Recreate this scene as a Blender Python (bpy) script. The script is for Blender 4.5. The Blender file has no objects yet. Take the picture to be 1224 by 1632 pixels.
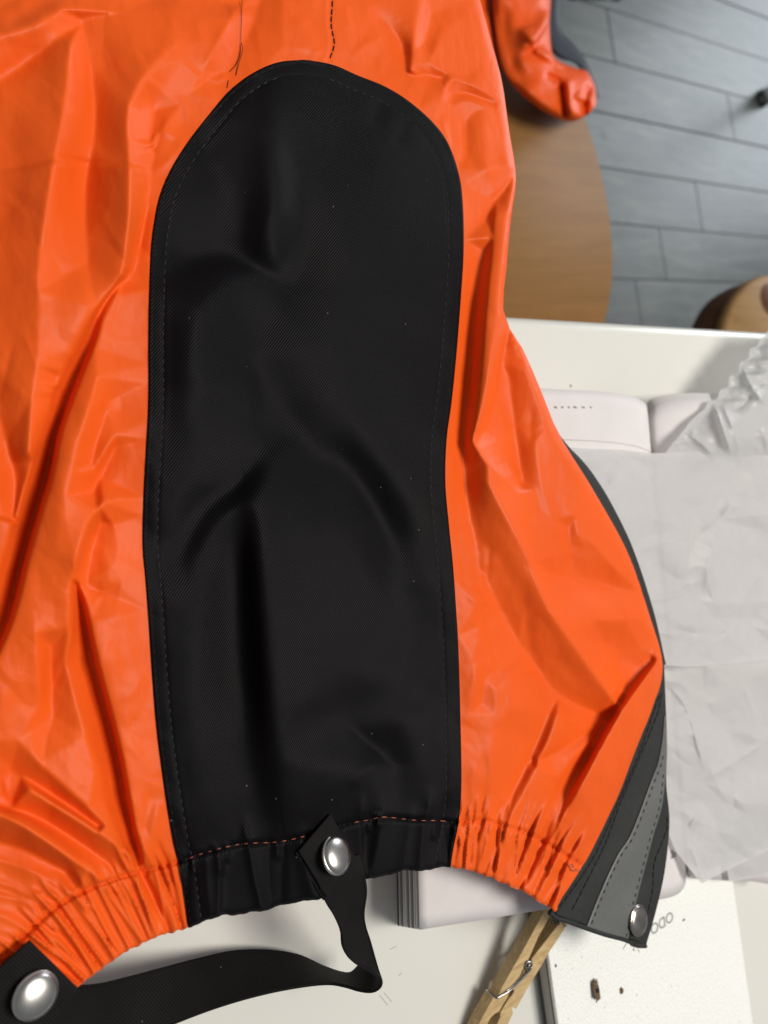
import bpy, bmesh, math, random
import numpy as np
from mathutils import Vector, Matrix

random.seed(7); rng = np.random.default_rng(11)
sc = bpy.context.scene
C = sc.collection

# ------------------------------------------------------------------ camera
F_PX, CAM_H = 1132.0, 0.306
_X = np.array([1838., 256., -F_PX]); _X /= np.linalg.norm(_X)
_Y = np.array([-_X[1], _X[0], 0.]); _Y /= np.linalg.norm(_Y)
_Z = np.cross(_X, _Y)
CM = np.array([_X, _Y, _Z])                      # camera axes -> world axes
cam_d = bpy.data.cameras.new('camera'); cam = bpy.data.objects.new('camera', cam_d); C.objects.link(cam)
m = Matrix.Identity(4)
for i in range(3):
    for j in range(3): m[i][j] = CM[i][j]
m[2][3] = CAM_H
cam.matrix_world = m
cam_d.sensor_fit = 'VERTICAL'; cam_d.sensor_height = 36.0; cam_d.lens = F_PX / 1632 * 36.0
cam_d.clip_start = 0.01; cam_d.clip_end = 60
cam_d.dof.use_dof = True; cam_d.dof.focus_distance = 0.29; cam_d.dof.aperture_fstop = cam_d.lens / 2.9
sc.camera = cam

# ------------------------------------------------------------------ world, lamps, exposure
w = bpy.data.worlds.new('World'); sc.world = w; w.use_nodes = True
w.node_tree.nodes['Background'].inputs[0].default_value = (0.92, 0.95, 1.0, 1)
w.node_tree.nodes['Background'].inputs[1].default_value = 0.23
def area(name, loc, target, sx, sy, watts, col):
    l = bpy.data.lights.new(name, 'AREA'); l.shape = 'RECTANGLE'; l.size = sx; l.size_y = sy
    l.energy = watts; l.color = col
    o = bpy.data.objects.new(name, l); C.objects.link(o); o.location = loc
    o.rotation_euler = (Vector(target) - Vector(loc)).to_track_quat('-Z', 'Y').to_euler()
    return o
area('ceiling_lamp', (1.00, 0.02, 2.05), (0.2, -.05, 0), 0.85, 0.85, 47, (1.0, 0.95, 0.87))
area('window_light', (3.9, 1.9, 0.55), (0.3, 0.1, -0.1), 1.3, 1.5, 47, (0.86, 0.94, 1.0))
sc.view_settings.view_transform = 'Standard'; sc.view_settings.look = 'None'
sc.view_settings.exposure = 0.0; sc.view_settings.gamma = 1.0

# ------------------------------------------------------------------ helpers: rays
def unproj(px, py, z):
    px = np.asarray(px, float); py = np.asarray(py, float); z = np.asarray(z, float)
    r = np.stack([(px - 612) / F_PX, (816 - py) / F_PX, -np.ones_like(px)], -1) @ CM.T
    t = (z - CAM_H) / r[..., 2]
    return np.array([0, 0, CAM_H]) + r * t[..., None]
def P(px, py, z): return Vector(unproj(px, py, z))
def on_cloth(px, py, H, zb):
    """point on the cloth: on the plane z=zb, raised by H (in units of ~0.25 mm)"""
    px = np.asarray(px, float); py = np.asarray(py, float)
    r = np.stack([(px - 612) / F_PX, (816 - py) / F_PX, -np.ones_like(px)], -1) @ CM.T
    d0 = (zb - CAM_H) / r[..., 2]
    d = d0 - np.asarray(H) * 0.000245
    return np.array([0, 0, CAM_H]) + r * d[..., None]

# ------------------------------------------------------------------ helpers: objects
def link(o, parent=None):
    C.objects.link(o)
    if parent is not None: o.parent = parent
    return o
def thing(name, label, cat, group=None, loc=(0, 0, 0), rz=0):
    o = bpy.data.objects.new(name, None); C.objects.link(o); o.location = loc; o.rotation_euler = (0, 0, rz)
    o.empty_display_size = 0.02
    o['label'] = label; o['category'] = cat
    if group: o['group'] = group
    return o
def tag(o, label, cat, group=None):
    o['label'] = label; o['category'] = cat
    if group: o['group'] = group
    return o
def mesh_np(name, V, Fq, mat, parent=None, smooth=True):
    V = np.asarray(V, float).reshape(-1, 3); Fq = np.asarray(Fq, np.int32)
    me = bpy.data.meshes.new(name)
    k = Fq.shape[1]
    me.vertices.add(len(V)); me.vertices.foreach_set('co', V.ravel())
    me.loops.add(Fq.size); me.loops.foreach_set('vertex_index', Fq.ravel())
    me.polygons.add(len(Fq)); me.polygons.foreach_set('loop_start', np.arange(len(Fq), dtype=np.int32) * k)
    me.polygons.foreach_set('loop_total', np.full(len(Fq), k, np.int32))
    me.polygons.foreach_set('use_smooth', np.full(len(Fq), smooth))
    me.update(calc_edges=True); me.validate()
    if mat: me.materials.append(mat)
    return link(bpy.data.objects.new(name, me), parent)
def grid_faces(nv, nu, closed_u=False):
    r = np.arange(nv - 1)[:, None] * nu
    if closed_u: c = np.arange(nu)[None, :]; c2 = (c + 1) % nu
    else: c = np.arange(nu - 1)[None, :]; c2 = c + 1
    return np.stack([r + c, r + nu + c, r + nu + c2, r + c2], -1).reshape(-1, 4)
def bm_obj(name, bm, mat, parent=None, smooth=True):
    me = bpy.data.meshes.new(name); bmesh.ops.recalc_face_normals(bm, faces=bm.faces[:]); bm.to_mesh(me); bm.free()
    for p in me.polygons: p.use_smooth = smooth
    if mat: me.materials.append(mat)
    return link(bpy.data.objects.new(name, me), parent)
def bevel(o, wd, seg=2, ang=0.6):
    b = o.modifiers.new('bevel', 'BEVEL'); b.width = wd; b.segments = seg; b.limit_method = 'ANGLE'; b.angle_limit = ang
    return o
def solid(o, th, off=-1):
    s = o.modifiers.new('solidify', 'SOLIDIFY'); s.thickness = th; s.offset = off
    return o
def tube_mesh(paths, rad, seg=6, closed=False):
    """list of (n,3) paths -> V, F of joined tubes with closed ends"""
    VV, FF, base = [], [], 0
    for pth in paths:
        pth = np.asarray(pth, float); n = len(pth)
        T = np.gradient(pth, axis=0); T /= np.linalg.norm(T, axis=1)[:, None] + 1e-12
        up = np.array([0.13, 0.21, 0.97])
        A = np.cross(T, up); A /= np.linalg.norm(A, axis=1)[:, None] + 1e-12
        B = np.cross(A, T)
        rr = np.full(n, rad) if np.isscalar(rad) else np.asarray(rad)
        a = np.linspace(0, 2 * np.pi, seg, endpoint=False)
        ring = pth[:, None, :] + rr[:, None, None] * (A[:, None, :] * np.cos(a)[None, :, None] + B[:, None, :] * np.sin(a)[None, :, None])
        ring = np.concatenate([np.repeat(pth[:1, None, :], seg, 1), ring, np.repeat(pth[-1:, None, :], seg, 1)], 0)
        VV.append(ring.reshape(-1, 3)); FF.append(grid_faces(n + 2, seg, True) + base); base += (n + 2) * seg
    return np.concatenate(VV), np.concatenate(FF)
def tube_obj(name, paths, rad, mat, parent=None, seg=6):
    V, Fc = tube_mesh(paths, rad, seg)
    return mesh_np(name, V, Fc, mat, parent)

# ------------------------------------------------------------------ helpers: curves and noise
def crv(pts, n):
    """Catmull-Rom through pts, n samples evenly by length"""
    p = np.asarray(pts, float)
    if len(p) == 2:
        t = np.linspace(0, 1, n)[:, None]; return p[0] * (1 - t) + p[1] * t
    e = np.vstack([2 * p[0] - p[1], p, 2 * p[-1] - p[-2]])
    out = []
    for i in range(1, len(e) - 2):
        t = np.linspace(0, 1, 24, endpoint=False)[:, None]
        a, b, c, d = e[i - 1], e[i], e[i + 1], e[i + 2]
        out.append(0.5 * (2 * b + (c - a) * t + (2 * a - 5 * b + 4 * c - d) * t * t + (3 * b - a - 3 * c + d) * t ** 3))
    out = np.vstack(out + [p[-1:]])
    s = np.r_[0, np.cumsum(np.linalg.norm(np.diff(out[:, :2], axis=0), axis=1))]
    q = np.linspace(0, s[-1], n)
    return np.stack([np.interp(q, s, out[:, k]) for k in range(p.shape[1])], -1)
def sstep(a, b, x):
    t = np.clip((x - a) / (b - a), 0, 1); return t * t * (3 - 2 * t)
_perm = np.random.default_rng(5).permutation(512)
_gr = np.random.default_rng(6).uniform(0, 2 * np.pi, 512)
def perlin(x, y, seed=0):
    xi = np.floor(x).astype(int); yi = np.floor(y).astype(int); xf = x - xi; yf = y - yi
    def g(ix, iy, dx, dy):
        a = _gr[(_perm[(ix + seed * 37) & 511] + iy) & 511]
        return np.cos(a) * dx + np.sin(a) * dy
    u = xf ** 3 * (xf * (xf * 6 - 15) + 10); v = yf ** 3 * (yf * (yf * 6 - 15) + 10)
    a = g(xi, yi, xf, yf); b = g(xi + 1, yi, xf - 1, yf); c = g(xi, yi + 1, xf, yf - 1); d = g(xi + 1, yi + 1, xf - 1, yf - 1)
    return (a * (1 - u) + b * u) * (1 - v) + (c * (1 - u) + d * u) * v
def crumple(x, y, cell, n=70, seed=3, box=None):
    """faceted paper-like relief: max of several random tilted folds"""
    h = np.zeros_like(x); wx = x + cell * .35 * perlin(x / cell, y / cell, seed); wy = y + cell * .35 * perlin(x / cell + 9, y / cell, seed + 1)
    for o in range(3):
        s = cell / (1.9 ** o)
        a = 0.7 + o * 1.1
        rx = wx * math.cos(a) - wy * math.sin(a); ry = wx * math.sin(a) + wy * math.cos(a)
        h += (0.35 - np.abs(perlin(rx / s, ry / (s * 1.6), seed + 2 + o))) / (1.7 ** o)
    return h
def facet_noise(x, y, cell, seed=0, warp=.45):
    """crumpled-paper relief: flat triangles between random heights"""
    r = np.random.default_rng(seed); Tb = r.uniform(-1, 1, (64, 64))
    u = x / cell + warp * perlin(x / cell * .8, y / cell * .8, seed) * 1.6; v = y / cell + warp * perlin(x / cell * .8 + 7, y / cell * .8 + 3, seed + 1) * 1.6
    i = np.floor(u).astype(int); j = np.floor(v).astype(int); a = u - i; b = v - j
    g = lambda p, q: Tb[q & 63, p & 63]
    h00, h10, h01, h11 = g(i, j), g(i + 1, j), g(i, j + 1), g(i + 1, j + 1)
    lo = h00 + (h10 - h00) * a + (h11 - h10) * b; up = h00 + (h11 - h01) * a + (h01 - h00) * b
    return np.where(a > b, lo, up)
def dist_poly(x, y, pts):
    """distance to a polyline, sign (+ = right when heading down), position 0..1"""
    best = np.full(x.shape, 1e9); sd = np.zeros_like(x); tt = np.zeros_like(x)
    L = np.r_[0, np.cumsum(np.linalg.norm(np.diff(pts, axis=0), axis=1))]
    for i in range(len(pts) - 1):
        ax, ay = pts[i]; bx, by = pts[i + 1]; dx, dy = bx - ax, by - ay; l2 = dx * dx + dy * dy + 1e-9
        t = np.clip(((x - ax) * dx + (y - ay) * dy) / l2, 0, 1)
        ex = x - ax - t * dx; ey = y - ay - t * dy; d2 = ex * ex + ey * ey
        mk = d2 < best
        best = np.where(mk, d2, best); sd = np.where(mk, ex * dy - ey * dx, sd); tt = np.where(mk, (L[i] + t * (L[i + 1] - L[i])) / L[-1], tt)
    return np.sqrt(best), np.sign(sd), tt

# ------------------------------------------------------------------ helpers: materials
def new_mat(name):
    mt = bpy.data.materials.new(name); mt.use_nodes = True
    nt = mt.node_tree; b = nt.nodes['Principled BSDF']
    return mt, nt, b
def nd(nt, typ, **kw):
    n = nt.nodes.new(typ)
    for k, v in kw.items():
        if k.startswith('i_'): n.inputs[int(k[2:]) if k[2:].isdigit() else k[2:].replace('_', ' ')].default_value = v
        else: setattr(n, k, v)
    return n
def coords(nt, scale=(1, 1, 1), rot=(0, 0, 0), kind='Object'):
    t = nd(nt, 'ShaderNodeTexCoord'); mp = nd(nt, 'ShaderNodeMapping')
    mp.inputs['Scale'].default_value = scale; mp.inputs['Rotation'].default_value = rot
    nt.links.new(t.outputs[kind], mp.inputs['Vector']); return mp.outputs[0]
def bump_chain(nt, b, items):
    """items: (height socket, strength, distance)"""
    prev = None
    for h, s, d in items:
        bp = nd(nt, 'ShaderNodeBump'); bp.inputs['Strength'].default_value = s; bp.inputs['Distance'].default_value = d
        nt.links.new(h, bp.inputs['Height'])
        if prev: nt.links.new(prev, bp.inputs['Normal'])
        prev = bp.outputs[0]
    nt.links.new(prev, b.inputs['Normal'])
def noise(nt, vec, scale, detail=4, rough=.55, dist=0.):
    n = nd(nt, 'ShaderNodeTexNoise'); n.inputs['Scale'].default_value = scale; n.inputs['Detail'].default_value = detail
    n.inputs['Roughness'].default_value = rough; n.inputs['Distortion'].default_value = dist
    nt.links.new(vec, n.inputs['Vector']); return n.outputs[0]
def ramp(nt, fac, stops):
    r = nd(nt, 'ShaderNodeValToRGB'); e = r.color_ramp.elements
    while len(e) < len(stops): e.new(0.5)
    for el, (p, c) in zip(e, stops): el.position = p; el.color = (*c, 1)
    nt.links.new(fac, r.inputs[0]); return r.outputs[0]

def mat_nylon(name, col, col2):
    mt, nt, b = new_mat(name); v = coords(nt)
    n1 = noise(nt, v, 22, 3)
    nt.links.new(ramp(nt, n1, [(.3, col), (.7, col2)]), b.inputs['Base Color'])
    b.inputs['Roughness'].default_value = .45; b.inputs['Specular IOR Level'].default_value = .17
    n2 = noise(nt, v, 160, 4, .6, .6)
    wv = nd(nt, 'ShaderNodeTexNoise'); wv.inputs['Scale'].default_value = 2600; nt.links.new(v, wv.inputs['Vector'])
    hs = []
    for sc_, wp in ((46, .012), (105, .006)):
        nz_ = nd(nt, 'ShaderNodeTexNoise'); nz_.inputs['Scale'].default_value = sc_ * .7; nt.links.new(v, nz_.inputs['Vector'])
        ma = nd(nt, 'ShaderNodeVectorMath', operation='MULTIPLY_ADD'); nt.links.new(nz_.outputs['Color'], ma.inputs[0]); ma.inputs[1].default_value = (wp, wp, wp); nt.links.new(v, ma.inputs[2])
        mp2 = nd(nt, 'ShaderNodeMapping'); mp2.inputs['Scale'].default_value = (1.5, .7, 1); mp2.inputs['Rotation'].default_value = (0, 0, .4); nt.links.new(ma.outputs[0], mp2.inputs[0])
        vo = nd(nt, 'ShaderNodeTexVoronoi'); vo.feature = 'F1'; vo.distance = 'MANHATTAN'; vo.inputs['Scale'].default_value = sc_; nt.links.new(mp2.outputs[0], vo.inputs['Vector']); hs.append(vo.outputs['Distance'])
    bump_chain(nt, b, [(hs[0], .11, .0030), (hs[1], .10, .0013), (n2, .10, .0005), (wv.outputs[0], .14, .0002)])
    return mt
def mat_twill(name, col, period=.00085, rough=.62, spec=.28, lint=True, ang=.75):
    mt, nt, b = new_mat(name)
    v = coords(nt, rot=(0, 0, ang))
    wv = nd(nt, 'ShaderNodeTexWave'); wv.inputs['Scale'].default_value = .314 / period; wv.inputs['Distortion'].default_value = .6
    wv.inputs['Detail'].default_value = 1; nt.links.new(v, wv.inputs['Vector'])
    n0 = noise(nt, coords(nt), 60, 5)
    c = ramp(nt, n0, [(.3, tuple(x * .85 for x in col)), (.7, tuple(x * 1.2 for x in col))])
    if lint:
        vo = nd(nt, 'ShaderNodeTexVoronoi'); vo.inputs['Scale'].default_value = 190; nt.links.new(coords(nt), vo.inputs['Vector'])
        wn = nd(nt, 'ShaderNodeTexWhiteNoise'); nt.links.new(vo.outputs['Position'], wn.inputs['Vector'])
        lt = nd(nt, 'ShaderNodeMath', operation='LESS_THAN'); nt.links.new(vo.outputs['Distance'], lt.inputs[0]); lt.inputs[1].default_value = .06
        gt = nd(nt, 'ShaderNodeMath', operation='GREATER_THAN'); nt.links.new(wn.outputs['Value'], gt.inputs[0]); gt.inputs[1].default_value = .86
        mu = nd(nt, 'ShaderNodeMath', operation='MULTIPLY'); nt.links.new(lt.outputs[0], mu.inputs[0]); nt.links.new(gt.outputs[0], mu.inputs[1])
        mx = nd(nt, 'ShaderNodeMixRGB'); nt.links.new(mu.outputs[0], mx.inputs[0]); nt.links.new(c, mx.inputs[1]); mx.inputs[2].default_value = (.09, .085, .085, 1)
        c = mx.outputs[0]
    nt.links.new(c, b.inputs['Base Color'])
    b.inputs['Roughness'].default_value = rough; b.inputs['Specular IOR Level'].default_value = spec
    bump_chain(nt, b, [(wv.outputs['Fac'], .38, .0003), (n0, .15, .0005)])
    return mt
def mat_plain(name, col, rough=.5, spec=.5, metal=0., nscale=None, namp=.15, bstr=0., bdist=.0005):
    mt, nt, b = new_mat(name); b.inputs['Roughness'].default_value = rough; b.inputs['Specular IOR Level'].default_value = spec
    b.inputs['Metallic'].default_value = metal
    if nscale:
        n0 = noise(nt, coords(nt), nscale, 5)
        nt.links.new(ramp(nt, n0, [(.25, tuple(x * (1 - namp) for x in col)), (.75, tuple(min(1, x * (1 + namp)) for x in col))]), b.inputs['Base Color'])
        if bstr: bump_chain(nt, b, [(n0, bstr, bdist)])
    else: b.inputs['Base Color'].default_value = (*col, 1)
    return mt
def mat_wood(name, c1, c2, axis_rot=0., scale=14, rough=.38, stretch=9, spec=.4):
    mt, nt, b = new_mat(name)
    v = coords(nt, scale=(1, stretch, stretch), rot=(0, 0, axis_rot))
    n0 = noise(nt, v, scale, 6, .6, 1.2); n1 = noise(nt, v, scale * 6, 3, .5)
    mx = nd(nt, 'ShaderNodeMath', operation='MULTIPLY_ADD'); nt.links.new(n1, mx.inputs[0]); mx.inputs[1].default_value = .25
    nt.links.new(n0, mx.inputs[2])
    nt.links.new(ramp(nt, mx.outputs[0], [(.42, c1), (.78, c2)]), b.inputs['Base Color'])
    b.inputs['Roughness'].default_value = rough; b.inputs['Specular IOR Level'].default_value = spec
    bump_chain(nt, b, [(n1, .15, .0004)])
    return mt
def mat_paper(name, col, transl=.25, rough=.45, spec=.35, bscale=90, bstr=.35, clear=0.):
    mt, nt, b = new_mat(name); out = nt.nodes['Material Output']
    n0 = noise(nt, coords(nt), bscale, 5, .6, .4)
    nt.links.new(ramp(nt, n0, [(.3, tuple(x * .95 for x in col)), (.7, col)]), b.inputs['Base Color'])
    b.inputs['Roughness'].default_value = rough; b.inputs['Specular IOR Level'].default_value = spec
    if bstr: bump_chain(nt, b, [(n0, bstr, .0012)])
    if transl:
        tr = nd(nt, 'ShaderNodeBsdfTranslucent'); tr.inputs[0].default_value = (*col, 1)
        mx = nd(nt, 'ShaderNodeMixShader'); mx.inputs[0].default_value = transl
        nt.links.new(b.outputs[0], mx.inputs[1]); nt.links.new(tr.outputs[0], mx.inputs[2]); nt.links.new(mx.outputs[0], out.inputs[0])
        if clear:
            tp_ = nd(nt, 'ShaderNodeBsdfTransparent'); m3 = nd(nt, 'ShaderNodeMixShader'); m3.inputs[0].default_value = clear
            nt.links.new(mx.outputs[0], m3.inputs[1]); nt.links.new(tp_.outputs[0], m3.inputs[2]); nt.links.new(m3.outputs[0], out.inputs[0])
    return mt

M_OR = mat_nylon('orange_nylon', (.75, .095, .009), (.80, .106, .011))
M_BLK = mat_twill('black_twill', (.0032, .0027, .0035), rough=.50, spec=.085)
M_ELA = mat_twill('black_elastic', (.0070, .0066, .0068), period=.0008, rough=.7, spec=.12, lint=True, ang=-.5)
M_PLK = mat_plain('black_placket_cloth', (.018, .019, .019), .62, .3, 0, 300, .2, .2, .0003)
M_REF = mat_plain('grey_reflective_tape', (.108, .111, .109), .45, .5, 0, 500, .08, .12, .0002)
M_THD = mat_plain('dark_thread', (.022, .021, .023), .7, .3)
M_THB = mat_plain('black_thread', (.006, .006, .007), .7, .3)
M_THO = mat_plain('orange_thread', (.40, .105, .055), .6, .3)
M_MET = mat_plain('snap_metal', (.50, .485, .46), .27, .5, 1., 240, .12)
M_DMET = mat_plain('dark_snap_metal', (.42, .385, .35), .22, .5, 1., 200, .3)
M_CHR = mat_plain('chrome', (.8, .8, .8), .12, .5, 1.)
M_WIRE = mat_plain('steel_wire', (.42, .41, .40), .3, .5, 1., 900, .3)

# ------------------------------------------------------------------ setting: floor with planks
floor_o = mesh_np('floor', [(-2, -2, -.754), (4.6, -2, -.754), (4.6, 3.6, -.754), (-2, 3.6, -.754)], [(0, 1, 2, 3)], mat_plain('grout', (.075, .08, .08), .7, .3, 0, 40, .2), None, False)
floor_o['kind'] = 'structure'
def mat_plank():
    mt, nt, b = new_mat('grey_wood_look_tile')
    oi = nd(nt, 'ShaderNodeObjectInfo')
    t = nd(nt, 'ShaderNodeTexCoord'); ad = nd(nt, 'ShaderNodeVectorMath', operation='MULTIPLY_ADD')
    cx = nd(nt, 'ShaderNodeCombineXYZ'); nt.links.new(oi.outputs['Random'], cx.inputs[0]); nt.links.new(oi.outputs['Random'], cx.inputs[1])
    nt.links.new(cx.outputs[0], ad.inputs[0]); ad.inputs[1].default_value = (37, 61, 0); nt.links.new(t.outputs['Object'], ad.inputs[2])
    mp = nd(nt, 'ShaderNodeMapping'); mp.inputs['Scale'].default_value = (1.2, 7, 1); nt.links.new(ad.outputs[0], mp.inputs[0])
    n0 = noise(nt, mp.outputs[0], 4.5, 6, .62, 1.0); n1 = noise(nt, ad.outputs[0], 9, 4, .6)
    vo = nd(nt, 'ShaderNodeTexVoronoi'); vo.inputs['Scale'].default_value = 5; nt.links.new(ad.outputs[0], vo.inputs['Vector'])
    kn = ramp(nt, vo.outputs['Distance'], [(.02, (.55, .55, .55)), (.12, (1, 1, 1))])
    s = nd(nt, 'ShaderNodeMath', operation='MULTIPLY_ADD'); nt.links.new(n1, s.inputs[0]); s.inputs[1].default_value = .4; nt.links.new(n0, s.inputs[2])
    c = ramp(nt, s.outputs[0], [(.45, (.080, .093, .095)), (.75, (.125, .136, .132)), (.95, (.175, .182, .17))])
    rv = nd(nt, 'ShaderNodeMapRange'); nt.links.new(oi.outputs['Random'], rv.inputs[0]); rv.inputs[3].default_value = .84; rv.inputs[4].default_value = 1.14
    m1 = nd(nt, 'ShaderNodeMixRGB', blend_type='MULTIPLY'); m1.inputs[0].default_value = 1; nt.links.new(c, m1.inputs[1]); nt.links.new(kn, m1.inputs[2])
    m2 = nd(nt, 'ShaderNodeMixRGB', blend_type='MULTIPLY'); m2.inputs[0].default_value = 1; nt.links.new(m1.outputs[0], m2.inputs[1]); nt.links.new(rv.outputs[0], m2.inputs[2])
    nt.links.new(m2.outputs[0], b.inputs['Base Color']); b.inputs['Roughness'].default_value = .40; b.inputs['Specular IOR Level'].default_value = .34
    bump_chain(nt, b, [(n0, .25, .002)])
    return mt
M_PLANK = mat_plank()
def box_mesh(name, sx, sy, sz, mat, bev=0.):
    bm = bmesh.new(); bmesh.ops.create_cube(bm, size=1); bmesh.ops.scale(bm, vec=(sx, sy, sz), verts=bm.verts)
    if bev: bmesh.ops.bevel(bm, geom=bm.edges[:] , offset=bev, segments=1, affect='EDGES')
    me = bpy.data.meshes.new(name); bm.to_mesh(me); bm.free(); me.materials.append(mat); return me
PL, PW = .90, .127
pm = box_mesh('plank', PL - .0022, PW - .0022, .012, M_PLANK, .0008)
ca, sa = math.cos(math.radians(1.8)), math.sin(math.radians(1.8))
row_joint = {0: 1.36, 1: 1.44, 2: 1.388, 3: 1.61, -1: 1.30, -2: 1.677, -3: 1.502, -4: 1.386}   # one joint x per row, row 0 starts at y=.837
row_joint[0] = .98; row_joint[-1] = 1.18
for r in range(-18, 18):
    j0 = row_joint.get(r, random.uniform(0, .9))
    x = j0 - math.ceil((j0 + 1.2) / PL) * PL
    while x < 3.9:
        lx, ly = x + PL / 2 - 1.6, (r + .5) * PW
        o = bpy.data.objects.new('plank', pm); link(o, floor_o)
        o.location = (1.6 + lx * ca - ly * sa, .837 + lx * sa + ly * ca, -.756 + random.uniform(-.0006, .0006))
        o.rotation_euler = (0, 0, math.radians(1.8))
        x += PL

# ------------------------------------------------------------------ setting: white table
M_TAB = mat_plain('white_laminate', (.70, .695, .65), .26, .45, 0, 9, .02)
table = thing('table', 'white laminate table with rounded glossy edge under the orange rain garment', 'table', loc=(.2, -.25, -.75))
def rounded_slab(name, x0, x1, y0, y1, ztop, th, rad, mat, parent, rz=0., edge=.006):
    bm = bmesh.new(); ring = []
    for (cx, cy, a0) in ((x1 - rad, y1 - rad, 0), (x0 + rad, y1 - rad, 90), (x0 + rad, y0 + rad, 180), (x1 - rad, y0 + rad, 270)):
        for k in range(9):
            a = math.radians(a0 + k * 90 / 8); ring.append((cx + rad * math.cos(a), cy + rad * math.sin(a)))
    vs = [bm.verts.new((x, y, ztop - th)) for x, y in ring]
    f = bm.faces.new(vs); r = bmesh.ops.extrude_face_region(bm, geom=[f])
    for v in r['geom']:
        if isinstance(v, bmesh.types.BMVert): v.co.z = ztop
    bmesh.ops.recalc_face_normals(bm, faces=bm.faces[:])
    o = bm_obj(name, bm, mat, parent)
    bevel(o, edge, 5, .8)
    o.modifiers.new('wn', 'WEIGHTED_NORMAL')
    return o
tt = rounded_slab('tabletop', -.75, .62, -.62, .356, .75, .028, .03, M_TAB, table, edge=.009)
tt.rotation_euler = (0, 0, math.radians(-1.2))
for sx, sy in ((-.68, -.55), (.55, -.55), (-.68, .28), (.55, .28)):
    bm = bmesh.new(); bmesh.ops.create_cone(bm, cap_ends=True, segments=20, radius1=.018, radius2=.022, depth=.72)
    o = bm_obj('leg', bm, M_TAB, table); o.location = (sx, sy, .361)
# small scratches and a stain mark on the tabletop
M_MARK = mat_plain('grey_mark', (.36, .34, .30), .5, .4)
paths = []
for (a, b) in (((622, 1513), (632, 1508)), ((636, 1555), (641, 1550)), ((605, 1586), (618, 1602)), ((612, 1582), (624, 1596))):
    paths.append(unproj(np.linspace(a[0], b[0], 5), np.linspace(a[1], b[1], 5), np.full(5, .00005)))
o = tube_obj('scratch', paths, .00012, M_MARK, table); o.matrix_parent_inverse = Matrix.Translation((-.2, .25, .75))
o = tube_obj('mark', [unproj([909, 910, 910.5], [613, 615, 617], [.0001] * 3)], .0005, M_MARK, table); o.matrix_parent_inverse = Matrix.Translation((-.2, .25, .75))

# ------------------------------------------------------------------ wooden seats beyond the table
M_SEAT = mat_wood('oak_veneer', (.205, .098, .027), (.25, .123, .036), axis_rot=.25, scale=5, rough=.55, spec=.15)
M_SEATD = mat_wood('dark_seat_rim', (.085, .038, .020), (.14, .066, .034), scale=8, rough=.6, spec=.12)
M_SEATL = mat_wood('pale_seat_veneer', (.24, .13, .045), (.34, .20, .08), axis_rot=1.2, scale=6, rough=.55, spec=.15)
def disc(name, r, th, z, mat, parent, n=72, hole=0., edge=.004, sq=2.0):
    bm = bmesh.new()
    prof = [(0 if not hole else hole, z - th), (r - .012, z - th), (r - .003, z - th + .004), (r, z - th * .5), (r - .0015, z - .004), (r - .006, z), (0 if not hole else hole, z)]
    rings = []
    for (rr, zz) in prof:
        ring = []
        for k in range(n):
            a = 2 * math.pi * k / n; c, s = math.cos(a), math.sin(a)
            q = (abs(c) ** sq + abs(s) ** sq) ** (-1 / sq)
            ring.append(bm.verts.new((rr * q * c, rr * q * s, zz)))
        rings.append(ring)
    for a, b in zip(rings, rings[1:] + ([rings[0]] if hole else [])):
        for k in range(n):
            try: bm.faces.new((a[k], a[(k + 1) % n], b[(k + 1) % n], b[k]))
            except ValueError: pass
    bmesh.ops.remove_doubles(bm, verts=bm.verts, dist=1e-5)
    return bm_obj(name, bm, mat, parent)
def stool(loc, rz, r, seat_mat, rim_mat, label, legs_mat, hole, sq, thk=.012):
    t = thing('wooden_stool', label, 'stool', 'wooden stools beyond the table', loc=loc, rz=rz)
    disc('seat', r, .024, .45, seat_mat, t, hole=hole, sq=sq)
    rim = disc('seat_rim', r - .0015, thk, .4255, rim_mat, t, sq=sq)
    for k in range(4):
        a = math.pi / 4 + k * math.pi / 2; r0 = r * .62; r1 = r * .86
        tube_obj('leg', [[(r1 * math.cos(a), r1 * math.sin(a), 0), (r0 * math.cos(a), r0 * math.sin(a), .414)]], .014, legs_mat, t, 12)
    return t
stool((.512, .352, -.75), .1, .262, M_SEAT, M_SEATD, 'wide oak veneer stool seat beyond the table, orange sleeve lying over it', M_SEATD, 0, 2.25)
small = stool((1.143, .105, -.75), 0, .180, M_SEATL, M_SEATD, 'small round wooden stool with dark rim, half hidden by the table edge at right', M_SEATD, 0, 2.0, .045)
o = disc('grip_hole', .030, .006, .4512, M_SEATD, small, 32); o.location = (-.028, .138, 0)
# chrome furniture foot on the floor
foot = thing('furniture_leg', 'thin chrome furniture leg with dark foot standing on the grey floor', 'furniture leg', loc=(2.035, .985, -.75))
tube_obj('pole', [[(0, 0, .03), (0, 0, .62)]], .0105, M_CHR, foot, 16)
bm = bmesh.new(); bmesh.ops.create_uvsphere(bm, u_segments=24, v_segments=14, radius=.021); bmesh.ops.scale(bm, vec=(1, 1, .85), verts=bm.verts)
o = bm_obj('foot_cap', bm, M_CHR, foot); o.location = (0, 0, .028)
bm = bmesh.new(); bmesh.ops.create_cone(bm, cap_ends=True, segments=28, radius1=.024, radius2=.022, depth=.014)
o = bm_obj('foot_pad', bm, mat_plain('black_rubber', (.02, .02, .02), .5), foot); o.location = (0, 0, .007)

# ------------------------------------------------------------------ the rain garment: relief of the cloth
FOLDS = []
FK = .45
def fold(pts, A, wl, wr, sharp=0., e0=0., e1=0.):
    FOLDS.append((np.asarray(pts, float), A * FK, wl, wr, sharp, e0, e1))
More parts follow.
